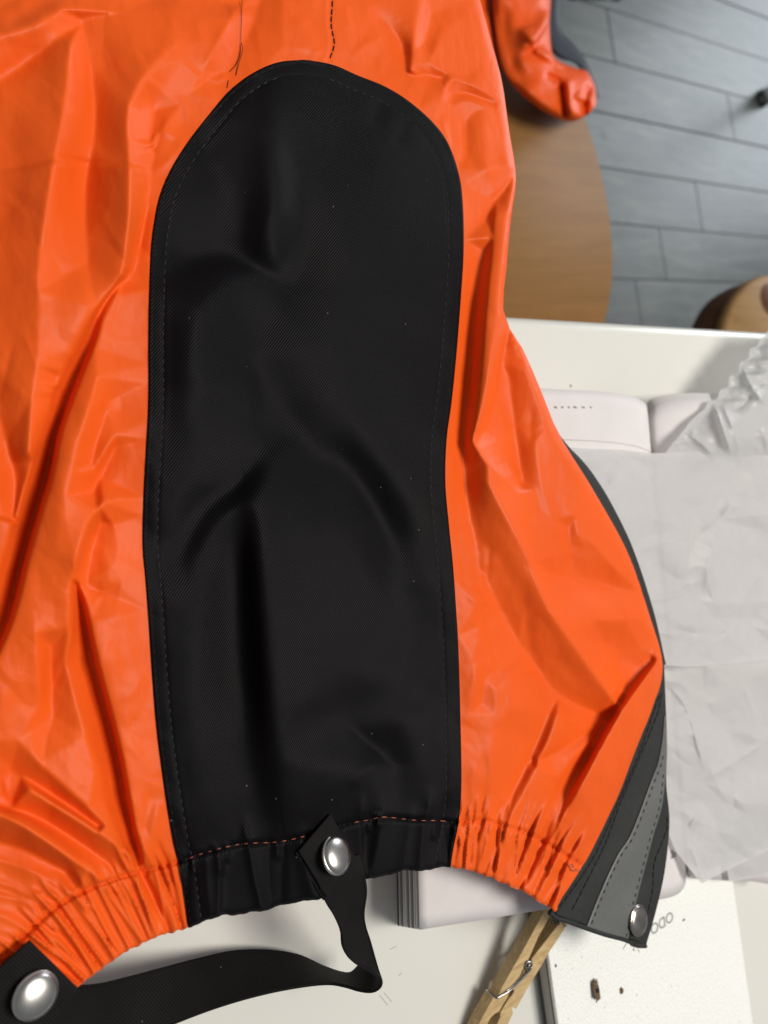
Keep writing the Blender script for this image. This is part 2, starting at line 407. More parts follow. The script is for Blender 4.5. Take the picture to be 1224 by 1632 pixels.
# -- left orange panel
fold([(255, 105), (225, 145), (204, 170), (205, 215), (207, 270), (207, 330), (204, 400), (196, 440)], 15, 46, 14, .7, .1, .5)
fold([(300, 55), (250, 95), (205, 160)], 7, 28, 26, .2)
fold([(128, 40), (150, 140), (148, 220), (135, 300), (140, 400)], -13, 40, 34, 0, .2)
fold([(112, 60), (112, 110), (104, 170), (80, 280), (60, 420), (75, 560)], 11, 46, 22, .2, 0, .2)
fold([(-60, 160), (0, 120), (55, 88), (92, 62)], -10, 22, 24, .1, .7)
fold([(-60, 70), (20, 55), (70, 36), (105, 12)], 7, 16, 22, .1, .6)
fold([(0, 45), (30, 30), (60, 12), (110, -10)], -9, 16, 16, .1)
fold([(0, 170), (20, 280), (-10, 420)], -8, 40, 34, 0)
fold([(262, 175), (245, 240), (236, 290)], -6, 12, 9, .4)
fold([(238, 318), (226, 370), (216, 415)], -9, 12, 12, .2)
fold([(300, 215), (262, 262), (238, 272)], 4, 10, 10, .4)
fold([(198, 436), (172, 463), (152, 498), (142, 540), (124, 596)], -14, 24, 6, .5, .3, .6)
fold([(186, 455), (165, 490), (150, 512)], 4, 5, 6, .5)
fold([(126, 590), (107, 642), (92, 690), (78, 760), (62, 812), (40, 892), (14, 990), (-25, 1075)], -22, 40, 5, .45, .3, .6)
fold([(112, 560), (102, 610), (86, 650)], -8, 22, 14, 0)
fold([(34, 520), (55, 575), (80, 632)], 3, 9, 6, .6)
fold([(80, 632), (88, 690), (80, 740)], 4, 12, 6, .5)
fold([(22, 540), (8, 600), (-6, 650)], -4, 12, 8, .3)
fold([(-10, 700), (20, 770), (22, 850)], -9, 30, 26, 0, .3)
fold([(48, 620), (45, 740), (20, 860), (-20, 960)], 8, 40, 26, 0)
fold([(165, 560), (145, 640), (110, 740), (96, 830), (72, 930)], 8, 20, 44, .1)
fold([(165, 640), (150, 690), (138, 735)], -7, 18, 16, 0)
fold([(186, 695), (176, 720), (160, 750), (146, 782)], -10, 9, 16, .4)
fold([(183, 693), (165, 722), (148, 752)], 5, 9, 5, .5)
fold([(165, 800), (140, 835), (126, 880), (115, 920), (112, 980), (109, 1025), (98, 1052)], 11, 26, 14, .75, .1)
fold([(158, 830), (136, 885), (132, 930)], -9, 10, 26, .1)
fold([(168, 800), (180, 835), (190, 850)], 3, 8, 6, .6)
fold([(118, 915), (130, 960), (145, 1030), (160, 1092), (176, 1152), (190, 1212), (206, 1300), (222, 1368), (234, 1392)], -17, 24, 4.5, .45, .25, .7)
fold([(140, 935), (162, 942), (180, 938), (198, 926)], -4, 5, 8, .5)
fold([(138, 930), (160, 915), (178, 905)], 3, 8, 8, .4)
fold([(52, 972), (60, 1045), (66, 1125)], 7, 30, 13, .4)
fold([(54, 972), (30, 1030), (6, 1100), (-20, 1180)], 6, 24, 24, .2)
fold([(66, 1040), (74, 1100), (78, 1150)], -6, 12, 16, 0)
fold([(105, 1050), (90, 1090), (80, 1100)], -3, 6, 9, .4)
fold([(216, 1142), (212, 1152), (209, 1162)], -3, 4, 4, .4)
fold([(232, 1070), (205, 1110), (190, 1120)], 3, 14, 10, .2)
fold([(155, 1190), (168, 1260), (180, 1330)], 6, 20, 12, .2)
fold([(28, 1180), (60, 1215), (100, 1250), (150, 1292), (184, 1328)], 4.5, 14, 12, .5)
fold([(48, 1258), (80, 1282), (120, 1303), (165, 1330), (205, 1362), (228, 1386)], 8, 15, 12, .55, 0, .6)
fold([(-30, 1282), (30, 1310), (80, 1345), (125, 1376), (160, 1402)], 8, 20, 14, .4, .6, .3)
fold([(-30, 1335), (20, 1350), (70, 1372), (110, 1390), (140, 1420)], -7, 12, 14, .2, .5)
fold([(-30, 1362), (20, 1378), (75, 1400), (118, 1434)], 8, 13, 10, .5, .5, .3)
fold([(-30, 1398), (20, 1414), (50, 1428), (78, 1424), (118, 1438)], 7, 8, 9, .4, .5)
fold([(-40, 1420), (20, 1432), (55, 1446), (60, 1470)], 7, 9, 7, .5, .6)
fold([(-40, 1452), (10, 1462), (45, 1485)], 6, 10, 8, .3, .6)
fold([(16, 1210), (8, 1240), (14, 1275)], 4, 10, 6, .5)
fold([(245, 1250), (232, 1310), (225, 1345)], -5, 12, 12, 0)
fold([(258, 1270), (246, 1320), (252, 1355)], 5, 12, 9, .2)
# -- right orange panel
fold([(776, 400), (765, 440), (753, 510), (743, 620), (735, 690), (739, 730), (746, 790), (756, 850), (768, 905)], -13, 14, 22, .25, 0, .2)
fold([(824, 270), (815, 345), (807, 420), (800, 500), (790, 562), (778, 630), (764, 678), (753, 703)], 20, 44, 5, .35, .9, .25)
fold([(752, 700), (775, 735), (800, 758), (824, 780)], 9, 14, 26, .55, .6)
fold([(796, 520), (805, 590), (818, 690), (829, 770), (836, 815)], -11, 18, 16, .1, .7)
fold([(826, 775), (838, 828), (850, 885), (862, 930), (879, 970)], 9, 34, 12, .6, .3, .4)
fold([(764, 720), (790, 785), (822, 850), (858, 925), (892, 988), (938, 1058), (990, 1135)], 12, 44, 46, .15, .2, .3)
fold([(758, 800), (785, 870), (822, 935), (862, 1000), (915, 1070), (980, 1140)], -6, 54, 22, 0, .2, .4)
fold([(850, 700), (855, 730), (866, 790), (886, 840), (905, 880)], 6, 16, 11, .6)
fold([(848, 640), (846, 690), (850, 715)], -6, 12, 8, .3)
fold([(875, 772), (898, 773), (915, 786), (932, 800)], 4, 6, 9, .5)
fold([(912, 800), (918, 845), (926, 858), (936, 884)], 6, 14, 7, .5)
fold([(927, 850), (952, 868), (985, 910), (1008, 930)], 6, 10, 10, .7)
fold([(885, 845), (900, 880), (912, 905)], -6, 14, 14, 0)
fold([(880, 905), (925, 915), (985, 935), (1020, 940)], -9, 40, 24, 0)
fold([(884, 978), (930, 982), (985, 975), (1040, 968)], 10, 30, 40, .1)
fold([(960, 1012), (985, 1035), (972, 1065)], -11, 20, 36, .0)
fold([(1055, 1040), (1024, 1085), (990, 1132), (955, 1195), (925, 1255), (895, 1310)], 20, 9, 32, .55, .8, .1)
fold([(1000, 1095), (975, 1140), (945, 1190), (912, 1250)], -10, 20, 7, .2)
fold([(836, 965), (829, 1010), (826, 1040)], 5, 18, 6, .6)
fold([(835, 968), (845, 1030), (862, 1085)], -6, 10, 12, .2)
fold([(880, 1135), (866, 1170), (848, 1210), (822, 1256), (800, 1296)], -10, 16, 14, .1)
fold([(888, 1140), (872, 1185), (840, 1240)], 5, 8, 12, .3)
fold([(968, 1150), (930, 1172), (895, 1194), (848, 1214)], -7, 7, 12, .3)
fold([(955, 1180), (900, 1250), (868, 1300), (850, 1325)], -8, 16, 10, .2)
fold([(930, 1240), (890, 1290), (872, 1330)], 8, 11, 16, .3, .3, .3)
fold([(905, 1300), (930, 1270), (965, 1200)], 5, 14, 14, .1)
fold([(748, 850), (764, 930), (776, 1010), (800, 1062), (815, 1085)], -6, 8, 8, .4)
fold([(742, 900), (760, 880), (775, 870)], 3, 8, 6, .4)
fold([(740, 940), (755, 955), (772, 950), (778, 975)], 4, 8, 6, .5)
fold([(737, 1015), (755, 1010), (772, 1002), (782, 1018)], 4, 7, 7, .5)
fold([(782, 860), (778, 905), (772, 952)], -6, 7, 7, .4)
fold([(738, 1060), (752, 1045), (766, 1010)], 3, 8, 7, .4)
fold([(742, 1130), (756, 1080), (770, 1040)], 4, 12, 8, .3)
fold([(818, 1090), (806, 1130), (796, 1170), (782, 1230), (772, 1280)], 5, 12, 9, .5)
fold([(770, 1190), (776, 1240), (768, 1300)], -5, 9, 8, .3)
fold([(757, 1210), (752, 1260), (764, 1290)], 4, 9, 6, .4)
fold([(800, 1130), (790, 1100), (776, 1040)], 4, 7, 9, .4)
fold([(835, 1180), (826, 1220), (815, 1242)], 3, 8, 6, .4)
# -- top right orange
fold([(528, -60), (527, 0), (526, 38), (530, 68), (522, 104)], -4, 4, 4, .3, 1, .8)
fold([(522, -60), (521, 0), (520, 40), (524, 70), (515, 100)], 2.5, 5, 3, .3, 1, .8)
fold([(585, 15), (618, 40), (642, 72), (646, 115)], -10, 24, 16, .1)
fold([(668, -40), (660, 40), (652, 112)], 8, 22, 24, .2, .5)
fold([(704, 48), (692, 80), (684, 96), (702, 112), (740, 124)], 5, 9, 8, .4)
fold([(700, 30), (684, 70), (672, 110)], -5, 14, 12, 0)
fold([(660, 118), (690, 120), (710, 122)], -5, 7, 7, .3)
fold([(706, 160), (709, 135), (722, 124), (740, 128), (768, 142), (798, 160)], 8, 7, 8, .45, .1, .5)
fold([(722, 170), (740, 158), (770, 168), (800, 176)], 6, 7, 7, .3, 0, .5)
fold([(722, 145), (750, 150), (790, 166)], -5, 6, 6, .2)
fold([(742, 180), (740, 220), (746, 260)], -6, 11, 9, .1)
fold([(756, 175), (762, 230), (775, 290)], 5, 12, 20, .2)
fold([(822, 283), (800, 308), (780, 330), (768, 362)], -8, 10, 12, .3)
fold([(822, 280), (796, 298), (775, 318)], 5, 8, 10, .4)
fold([(704, 185), (712, 215), (718, 245)], 5, 6, 6, .5)
fold([(786, 345), (777, 395), (768, 440)], -10, 9, 12, .3)
fold([(600, 60), (575, 75), (560, 100)], 5, 10, 8, .4)
fold([(565, 85), (598, 66), (604, 55), (592, 44)], 4, 6, 6, .5)
fold([(552, 0), (556, 40), (566, 50)], 4, 8, 5, .5)
fold([(420, -20), (400, 40), (372, 92)], -6, 16, 14, .1)
fold([(372, 20), (345, 72), (322, 116)], 6, 10, 10, .4)
fold([(322, 118), (342, 128), (366, 120)], 5, 6, 7, .4)
fold([(470, 20), (490, 60), (495, 92)], 6, 18, 14, .2)
fold([(300, -20), (360, 8), (420, 10)], -5, 8, 8, .2)
fold([(505, 100), (500, 85), (520, 78)], 3, 5, 5, .4)
# -- black calf panel
FK = .3
fold([(442, 130), (430, 185), (436, 250), (442, 300), (436, 360), (428, 420)], 15, 35, 35, .1)
fold([(446, 330), (462, 400), (445, 450), (425, 470)], -12, 24, 37, 0)
fold([(250, 425), (290, 412), (345, 404), (400, 412), (438, 430)], -10, 45, 35, 0)
fold([(345, 450), (322, 490), (312, 560), (306, 640)], 13, 54, 62, .05)
fold([(380, 470), (410, 540), (450, 640), (500, 710)], -10, 40, 45, 0)
fold([(405, 560), (418, 640), (420, 710)], -7, 18, 21, 0)
fold([(412, 715), (380, 772), (325, 808), (284, 885), (272, 915)], -12, 22, 27, .05)
fold([(480, 600), (540, 690), (600, 790)], 8, 45, 40, 0)
fold([(396, 795), (407, 860), (414, 950), (424, 1050), (434, 1150), (446, 1265)], 20, 32, 94, .35, .1, .3)
fold([(384, 800), (386, 900), (396, 1040), (404, 1180)], -16, 62, 21, 0)
fold([(520, 690), (565, 755), (612, 838), (626, 905)], -11, 27, 32, .05)
fold([(690, 965), (655, 1020), (630, 1080)], -6, 21, 24, 0)
fold([(540, 1140), (585, 1182), (622, 1214), (660, 1216)], -8, 10, 16, .2)
fold([(672, 1080), (684, 1150), (670, 1230)], -6, 21, 21, 0)
fold([(560, 1262), (575, 1232), (610, 1212)], 6, 13, 12, .2)
fold([(335, 150), (320, 200), (350, 260)], -7, 40, 40, 0)
fold([(612, 145), (600, 185), (590, 205)], -7, 13, 16, .1)
fold([(650, 185), (640, 215), (626, 235)], -6, 12, 13, .1)
fold([(420, 118), (408, 150), (398, 165)], -7, 12, 13, .1)
fold([(560, 240), (600, 400), (590, 560)], 6, 121, 121, 0)
fold([(640, 560), (650, 700), (660, 860)], 5, 81, 67, 0)

SEAM_L = crv([(-40, 1556), (30, 1500), (70, 1462), (110, 1432), (170, 1405), (230, 1388), (285, 1374)], 60)
HEM_L = crv([(70, 1612), (125, 1573), (160, 1546), (200, 1518), (240, 1498), (300, 1478)], 60)
SEAM_M = crv([(285, 1374), (330, 1358), (385, 1345), (440, 1342), (480, 1334), (545, 1315), (590, 1306), (612, 1302), (660, 1307), (700, 1308), (728, 1311)], 80)
HEM_M = crv([(300, 1478), (350, 1461), (400, 1452), (440, 1446), (480, 1436), (515, 1430), (545, 1416), (570, 1401), (610, 1396), (640, 1388), (680, 1384), (718, 1381)], 80)
SEAM_R = crv([(728, 1311), (770, 1308), (800, 1315), (840, 1328), (870, 1345), (900, 1362), (922, 1378)], 60)
HEM_R = crv([(718, 1381), (770, 1395), (820, 1415), (860, 1437), (886, 1452)], 60)
def at(c, t): return c[int(round(np.clip(t, 0, 1) * (len(c) - 1)))]
def gathers(S, Hm, n, A, w, fan0, fan1, hb, seed):
    r = random.Random(seed)
    for k in range(n):
        t = (k + r.uniform(.15, .85)) / n
        f = np.array(fan0) * (1 - t) + np.array(fan1) * t
        s = at(S, t + r.uniform(-.015, .015)); b = at(Hm, t + r.uniform(-.055, .055)); up = r.uniform(.25, 1.05)
        top = s + f * up
        midp = (s + b) / 2 + np.array([r.uniform(-4, 4), 0])
        a = A * r.uniform(.45, 1.15) * r.choice([1, 1, -1])
        ww = w * r.uniform(.6, 1.5); sk = r.uniform(.5, 1.6)
        fold([top, (top * .35 + s * .65) + np.array([r.uniform(-4, 4), 0]), s, midp, b + (b - s) * .06], a, ww, ww * sk, r.uniform(.25, .6), 0, .85)
        if r.random() < .6:      # a short pucker hanging on the stitch line
            q = at(S, t + .5 / n)
            fold([q + f * .16, q, q + (b - s) * r.uniform(.2, .5)], A * .7, ww * .6, ww * .6, .4)
FK = 1.25
gathers(SEAM_L, HEM_L, 30, 7.5, 4.8, (-70, -45), (-28, -80), 0, 3)
gathers(SEAM_R, HEM_R, 38, 7.5, 3.4, (4, -62), (52, -92), 0, 4)
gathers(SEAM_M, HEM_M, 15, 6.0, 11, (-8, -55), (12, -60), 0, 8)
for S in (SEAM_L, SEAM_R): fold(S, -5, 5, 5, .1, .9, .9)
fold(SEAM_M, -4, 5, 5, .1, .9, .9)

_FC = []
for (p, A, wl, wr, sh, e0, e1) in FOLDS:
    c = crv(p, 14); mxw = max(wl, wr) * 2.6
    _FC.append((c, A, wl, wr, sh, e0, e1, c[:, 0].min() - mxw, c[:, 0].max() + mxw, c[:, 1].min() - mxw, c[:, 1].max() + mxw))
PATCH_L = crv([(484, 95), (440, 100), (400, 118), (365, 145), (335, 180), (300, 225), (272, 270), (255, 310), (246, 350), (240, 400), (237, 480), (236, 550), (236, 640), (232, 720), (228, 800), (227, 870), (232, 930), (237, 1000), (243, 1090), (250, 1170), (262, 1260), (275, 1340), (285, 1385), (298, 1478)], 400)
PATCH_R = crv([(484, 95), (530, 103), (570, 120), (612, 137), (650, 160), (690, 195), (715, 230), (732, 280), (738, 330), (739, 400), (735, 470), (728, 560), (720, 640), (712, 700), (710, 770), (716, 840), (722, 900), (727, 970), (731, 1040), (734, 1150), (735, 1250), (730, 1310), (722, 1350), (717, 1381)], 400)

# -- the large folds: crest and valley lines joined by nearly flat facets
from mathutils.geometry import delaunay_2d_cdt
CREASES = [
 # left panel
 [(300, 50, 8), (250, 95, 12), (206, 165, 17), (206, 270, 19), (206, 340, 19), (197, 437, 14)],
 [(252, 215, 3), (238, 290, -1), (226, 370, -4), (212, 428, -5)],
 [(128, 30, -5), (150, 150, -10), (150, 220, -10), (136, 300, -6), (140, 420, 0)],
 [(112, 70, 11), (106, 140, 12), (85, 270, 12), (62, 420, 13), (60, 560, 13), (50, 640, 13), (46, 720, 12)],
 [(-60, 150, -10), (0, 130, -10), (50, 95, -8), (92, 62, -3)], [(-60, 70, 6), (20, 50, 7), (100, 14, 8)], [(-120, 60, -4), (-20, 20, -6), (60, -20, -6)],
 [(-20, 280, -8), (-25, 420, -4), (-30, 560, 0)], [(-120, 300, 6), (-120, 600, 6)],
 [(190, 446, 14), (148, 500, 13), (112, 562, 10), (84, 625, 8)],
 [(201, 440, -4), (174, 470, -6), (154, 508, -7), (144, 545, -8), (122, 600, -14), (103, 650, -17), (88, 694, -18), (74, 762, -20), (58, 814, -20), (36, 892, -19), (10, 992, -16), (-32, 1082, -13)],
 [(184, 470, 4), (164, 510, 5), (152, 548, 6), (129, 602, 8), (110, 652, 9), (95, 694, 10), (81, 764, 11), (65, 816, 11), (43, 894, 10), (17, 994, 9), (-24, 1084, 6)],
 [(92, 600, 5), (68, 690, 5), (44, 760, 4), (25, 820, 4), (0, 900, 3), (-40, 1000, 2)],
 [(10, 700, -4), (26, 770, -5), (20, 850, -2)], [(-20, 760, 6), (-50, 860, 5), (-90, 960, 4)],
 [(156, 600, 11), (140, 660, 13), (122, 720, 13), (108, 790, 13)], [(172, 640, 2), (158, 690, 1), (144, 740, 2)],
 [(186, 692, 8), (166, 724, 8), (150, 750, 6)], [(182, 712, -4), (166, 748, -6), (150, 782, -4)],
 [(165, 800, 13), (140, 837, 15), (126, 880, 15), (115, 920, 12), (111, 980, 10), (108, 1030, 8), (97, 1054, 4)],
 [(160, 832, -4), (142, 880, -5), (136, 935, -4)], [(180, 835, 4), (188, 880, 3), (168, 925, 3)], [(142, 940, -2), (165, 946, -3), (190, 934, 1)],
 [(118, 928, -4), (128, 962, -11), (143, 1032, -14), (158, 1094, -14), (174, 1154, -14), (188, 1214, -14), (204, 1302, -12), (220, 1370, -9)],
 [(127, 930, 4), (137, 962, 6), (151, 1032, 8), (166, 1092, 8), (182, 1152, 8), (196, 1212, 8), (212, 1300, 7), (229, 1372, 5)],
 [(104, 1060, 5), (118, 1110, 4), (136, 1170, 4), (152, 1230, 4)],
 [(52, 972, 11), (60, 1045, 9), (64, 1125, 3)], [(30, 1030, 7), (6, 1100, 6), (-24, 1180, 5)], [(82, 1030, 1), (82, 1080, -4), (84, 1140, -3)],
 [(28, 1180, 4), (100, 1250, 7), (184, 1328, 5)], [(18, 1226, -4), (90, 1272, -4), (156, 1318, -3)],
 [(48, 1258, 8), (120, 1303, 9), (205, 1362, 6)], [(-20, 1280, -4), (56, 1302, -5), (130, 1345, -5), (176, 1378, -3)],
 [(-80, 1268, 8), (30, 1312, 11), (125, 1377, 8), (160, 1402, 4)], [(-100, 1330, -4), (20, 1346, -6), (104, 1388, -6)],
 [(-120, 1120, 3), (-110, 1400, 3), (-120, 1600, 0)],
 # right panel
 [(770, 400, -6), (765, 430, -9), (753, 510, -12), (744, 620, -12), (737, 700, -10), (742, 760, -10), (750, 830, -7), (768, 905, -4)],
 [(790, 340, 8), (782, 430, 14), (774, 510, 18), (766, 600, 18), (756, 670, 14)],
 [(820, 288, 8), (804, 420, 18), (797, 500, 23), (787, 562, 26), (775, 630, 25), (761, 680, 21), (751, 703, 15)],
 [(812, 520, -12), (798, 568, -14), (786, 634, -14), (772, 686, -9)],
 [(838, 590, 4), (862, 650, 8), (884, 704, 9), (915, 752, 8)], [(812, 600, -12), (822, 690, -12), (832, 770, -9)],
 [(752, 705, 15), (776, 737, 16), (800, 759, 14), (823, 780, 9)], [(790, 700, -5), (806, 735, -5)],
 [(826, 784, 9), (838, 830, 10), (850, 886, 12), (862, 930, 14), (879, 970, 18)],
 [(778, 770, 20), (802, 815, 22), (838, 880, 23), (878, 974, 25), (936, 1058, 22), (986, 1128, 10)],
 [(748, 850, -3), (772, 918, -7), (802, 980, -12), (842, 1046, -15), (890, 1106, -16), (968, 1143, -16)], [(790, 880, 5), (826, 950, 5), (866, 1020, 4), (915, 1085, 2)],
 [(852, 702, 6), (858, 745, 6), (870, 795, 7), (888, 842, 7), (906, 880, 4)], [(843, 700, 0), (848, 750, 1), (860, 810, 3)],
 [(926, 800, 9), (919, 845, 8), (930, 872, 4)], [(930, 852, 9), (960, 884, 9), (988, 914, 6), (1008, 932, 3)], [(905, 840, -1), (908, 880, -3)],
 [(890, 916, -4), (940, 926, -6), (990, 940, -4), (1016, 944, -1)],
 [(905, 985, 18), (960, 988, 15), (1034, 985, 7)], [(962, 1022, -2), (985, 1040, -8), (985, 1070, -9)], [(1020, 1030, 1), (1036, 1040, 2)], [(930, 1020, 18), (960, 1075, 10)],
 [(1050, 1052, 14), (1022, 1088, 18), (988, 1136, 21), (953, 1198, 21), (922, 1258, 16), (895, 1312, 7)],
 [(1040, 1052, -3), (1008, 1092, -6), (976, 1138, -15), (941, 1196, -14), (910, 1254, -7), (884, 1314, 1)],
 [(1036, 1105, 8), (1004, 1192, 8), (972, 1262, 7), (930, 1355, 3)],
 [(858, 1075, -11), (866, 1110, -11)], [(812, 1080, 2), (824, 1125, 3)],
 [(888, 1140, 3), (870, 1190, 3), (840, 1250, 3), (822, 1290, 3)], [(874, 1140, -11), (846, 1206, -11), (806, 1288, -6)],
 [(900, 1120, -14), (935, 1160, -9)], [(965, 1152, -12), (900, 1192, -8), (852, 1216, -9)], [(935, 1185, 0), (890, 1240, 0), (860, 1290, 1)],
 [(770, 925, -4), (774, 952, -4)], [(760, 960, 4), (750, 985, 3)], [(764, 1000, -2), (780, 1016, -3), (800, 1064, -4)], [(752, 1045, 4), (758, 1085, 5), (748, 1140, 3)],
 [(775, 1060, 0), (768, 1120, -2)], [(792, 1100, 5), (782, 1200, 5), (774, 1285, 1)], [(762, 1210, 4), (757, 1270, 2)],
 # top
 [(585, 10, 3), (618, 40, -3), (642, 74, -9), (648, 116, -8)], [(672, -40, 10), (662, 40, 10), (655, 112, 9)], [(690, 20, 1), (676, 70, 0)],
 [(706, 45, 10), (694, 80, 10), (685, 97, 9), (706, 113, 8), (742, 124, 3)], [(745, 0, 6), (755, 70, 8), (768, 110, 6)], [(670, 122, -4), (705, 126, -5)],
 [(705, 162, 7), (710, 136, 10), (724, 127, 10), (742, 131, 9), (768, 144, 8), (794, 158, 6)], [(722, 150, -4), (752, 153, -4), (786, 166, -1)], [(712, 175, 1), (745, 162, 4), (790, 178, 4)],
 [(744, 190, -5), (742, 250, -5)], [(770, 210, 8), (776, 270, 8)], [(812, 292, -2), (790, 322, -5), (776, 352, -6)], [(800, 230, 7), (812, 262, 5)],
 [(490, 0, 4), (494, 80, 2)], [(420, -20, -6), (402, 40, -7), (374, 95, -5)], [(372, 20, 7), (346, 72, 8), (323, 116, 5)], [(330, 126, -3), (364, 112, -4)], [(450, 0, 6), (452, 70, 5)],
 [(300, -30, -4), (360, 6, -5), (420, -5, -5)], [(280, 10, 6), (340, 30, 8)], [(200, 20, 4), (180, 90, 2)], [(300, 150, 4), (262, 200, 7), (232, 240, 9)], [(246, 178, -3), (240, 235, -2)],
]
_cp = []
for ln in CREASES:
    ln = np.array(ln, float); d = np.r_[0, np.cumsum(np.linalg.norm(np.diff(ln[:, :2], axis=0), axis=1))]
    if d[-1] > 60 and len(ln) > 2: c_ = crv(ln, max(3, int(d[-1] / 9)))
    else:
        q = np.linspace(0, d[-1], max(3, int(d[-1] / 9))); c_ = np.stack([np.interp(q, d, ln[:, k]) for k in range(3)], -1)
    c_[:, 2] *= np.where(c_[:, 1] < 260, .62, 1.) * (.6 if (d[-1] < 110 and ln[0, 0] < 250) else 1.)
    _cp.append(c_)
for c_ in (PATCH_L[::8], PATCH_R[::8]): _cp.append(np.c_[c_, np.zeros(len(c_))])
for c_ in (SEAM_L[::3], SEAM_R[::3], HEM_L[::3], HEM_R[::3]): _cp.append(np.c_[c_, np.zeros(len(c_))])
_cp.append(np.array([(x, y, 0) for x in range(-220, 1301, 190) for y in (-220, 1850)] + [(-220, y, 0) for y in range(0, 1800, 200)] + [(1300, y, 0) for y in range(0, 1800, 200)], float))
_cp.append(np.array([(x, y, 0) for x in range(290, 690, 60) for y in range(200, 1300, 80)], float))
_sr = crv([(752, -40), (765, 0), (783, 65), (800, 130), (811, 205), (822, 282), (814, 350), (808, 420), (803, 500), (835, 560), (862, 622), (890, 690), (945, 780), (1000, 880), (1035, 980), (1056, 1060), (1041, 1128), (1012, 1200), (985, 1268), (940, 1368), (886, 1452)], 110)
_cp.append(np.c_[_sr + (2, 0), np.full(len(_sr), 2.)])
_cp = np.vstack(_cp)
FX0, FY0, FS = -150, -130, 2.0
_nx, _ny = 640, 930
def tin(cp):
    r_ = delaunay_2d_cdt([Vector(p[:2]) for p in cp], [], [], 0, 1e-3)
    tv = np.array([tuple(v) for v in r_[0]]); th_ = np.array([cp[o[0], 2] if o else 0 for o in r_[3]])
    A = np.zeros((_ny, _nx))
    for tri in r_[2]:
        (ax, ay), (bx, by), (cx_, cy_) = tv[list(tri)]; ha, hb_, hc = th_[list(tri)]
        x0 = max(int((min(ax, bx, cx_) - FX0) / FS) - 1, 0); x1 = min(int((max(ax, bx, cx_) - FX0) / FS) + 2, _nx)
        y0 = max(int((min(ay, by, cy_) - FY0) / FS) - 1, 0); y1 = min(int((max(ay, by, cy_) - FY0) / FS) + 2, _ny)
        if x1 <= x0 or y1 <= y0: continue
        X_, Y_ = np.meshgrid(FX0 + FS * np.arange(x0, x1), FY0 + FS * np.arange(y0, y1))
        dt = (by - cy_) * (ax - cx_) + (cx_ - bx) * (ay - cy_)
        if abs(dt) < 1e-9: continue
        l1 = ((by - cy_) * (X_ - cx_) + (cx_ - bx) * (Y_ - cy_)) / dt; l2 = ((cy_ - ay) * (X_ - cx_) + (ax - cx_) * (Y_ - cy_)) / dt; l3 = 1 - l1 - l2
        mk = (l1 > -1e-6) & (l2 > -1e-6) & (l3 > -1e-6)
        A[y0:y1, x0:x1][mk] = (l1 * ha + l2 * hb_ + l3 * hc)[mk]
    return A
FM = tin(_cp)
PCREASES = [
 [(450, 112, 2), (436, 170, 9), (438, 250, 16), (442, 310, 18), (436, 365, 16), (424, 412, 8)],
 [(466, 250, 6), (474, 300, 2), (482, 390, -5), (464, 450, -9), (430, 474, -7)], [(300, 190, -3), (335, 260, -5), (392, 330, 0)],
 [(256, 428, -5), (300, 416, -10), (360, 408, -10), (416, 428, -9)],
 [(404, 440, 2), (352, 462, 11), (324, 500, 15), (312, 560, 15), (308, 640, 12), (312, 720, 7)], [(264, 520, 2), (262, 640, 2), (260, 740, 2)],
 [(370, 520, 1), (402, 570, -5), (450, 650, -9), (500, 722, -9)], [(520, 560, 5), (570, 680, 7), (650, 800, 7)],
 [(600, 260, 6), (620, 400, 6), (610, 540, 5)], [(540, 200, 3), (540, 330, 4), (545, 460, 3)],
 [(414, 712, -7), (380, 770, -10), (324, 812, -10), (284, 884, -7)], [(300, 758, 6), (262, 815, 3)], [(440, 740, 3), (404, 786, 9), (350, 840, 5), (318, 900, 4)],
 [(402, 800, 12), (408, 860, 17), (415, 950, 19), (425, 1050, 19), (436, 1150, 17), (448, 1265, 11)],
 [(386, 826, -4), (384, 900, -9), (387, 1050, -11), (398, 1180, -8), (414, 1270, -4)], [(312, 960, 5), (304, 1100, 5), (316, 1250, 2)],
 [(540, 900, 8), (560, 1000, 6), (520, 1100, 6)],
 [(528, 690, -2), (566, 755, -9), (612, 838, -12), (628, 905, -9), (620, 965, -2)], [(560, 840, 5), (590, 930, 6)], [(668, 860, 4), (680, 920, 4)],
 [(690, 962, -3), (652, 1020, -7), (638, 1092, -5)], [(540, 1140, -4), (588, 1184, -8), (626, 1214, -5)], [(572, 1232, 6), (612, 1204, 6)], [(640, 1150, 5), (668, 1220, 4)],
 [(330, 150, 0), (300, 250, 0)], [(700, 700, 0), (690, 560, 0)],
]
_pp = []
for ln in PCREASES:
    ln = np.array(ln, float); d = np.r_[0, np.cumsum(np.linalg.norm(np.diff(ln[:, :2], axis=0), axis=1))]; _pp.append(crv(ln, max(3, int(d[-1] / 9))))
for c_ in (PATCH_L[::8], PATCH_R[::8], HEM_M[::4], SEAM_M[::4], np.array([(-200., -200.), (1200., -200.), (1200., 1800.), (-200., 1800.)])): _pp.append(np.c_[c_, np.zeros(len(c_))])
PM = tin(np.vstack(_pp))
def blur(A, sg):
    n = int(sg * 3) + 1; k = np.exp(-.5 * (np.arange(-n, n + 1) / sg) ** 2); k /= k.sum()
    for ax in (0, 1):
        B = np.pad(A, [(n, n) if i == ax else (0, 0) for i in (0, 1)], mode='edge')
        A = sum(k[i] * (B[i:i + A.shape[0]] if ax == 0 else B[:, i:i + A.shape[1]]) for i in range(2 * n + 1))
    return A
FM = .78 * blur(FM, 1.0) + .22 * blur(FM, 4.5)
FM = FM + .9 * (.25 * blur(PM, 4.0) + .75 * blur(PM, 7.5))
FACET_GAIN = 1.85
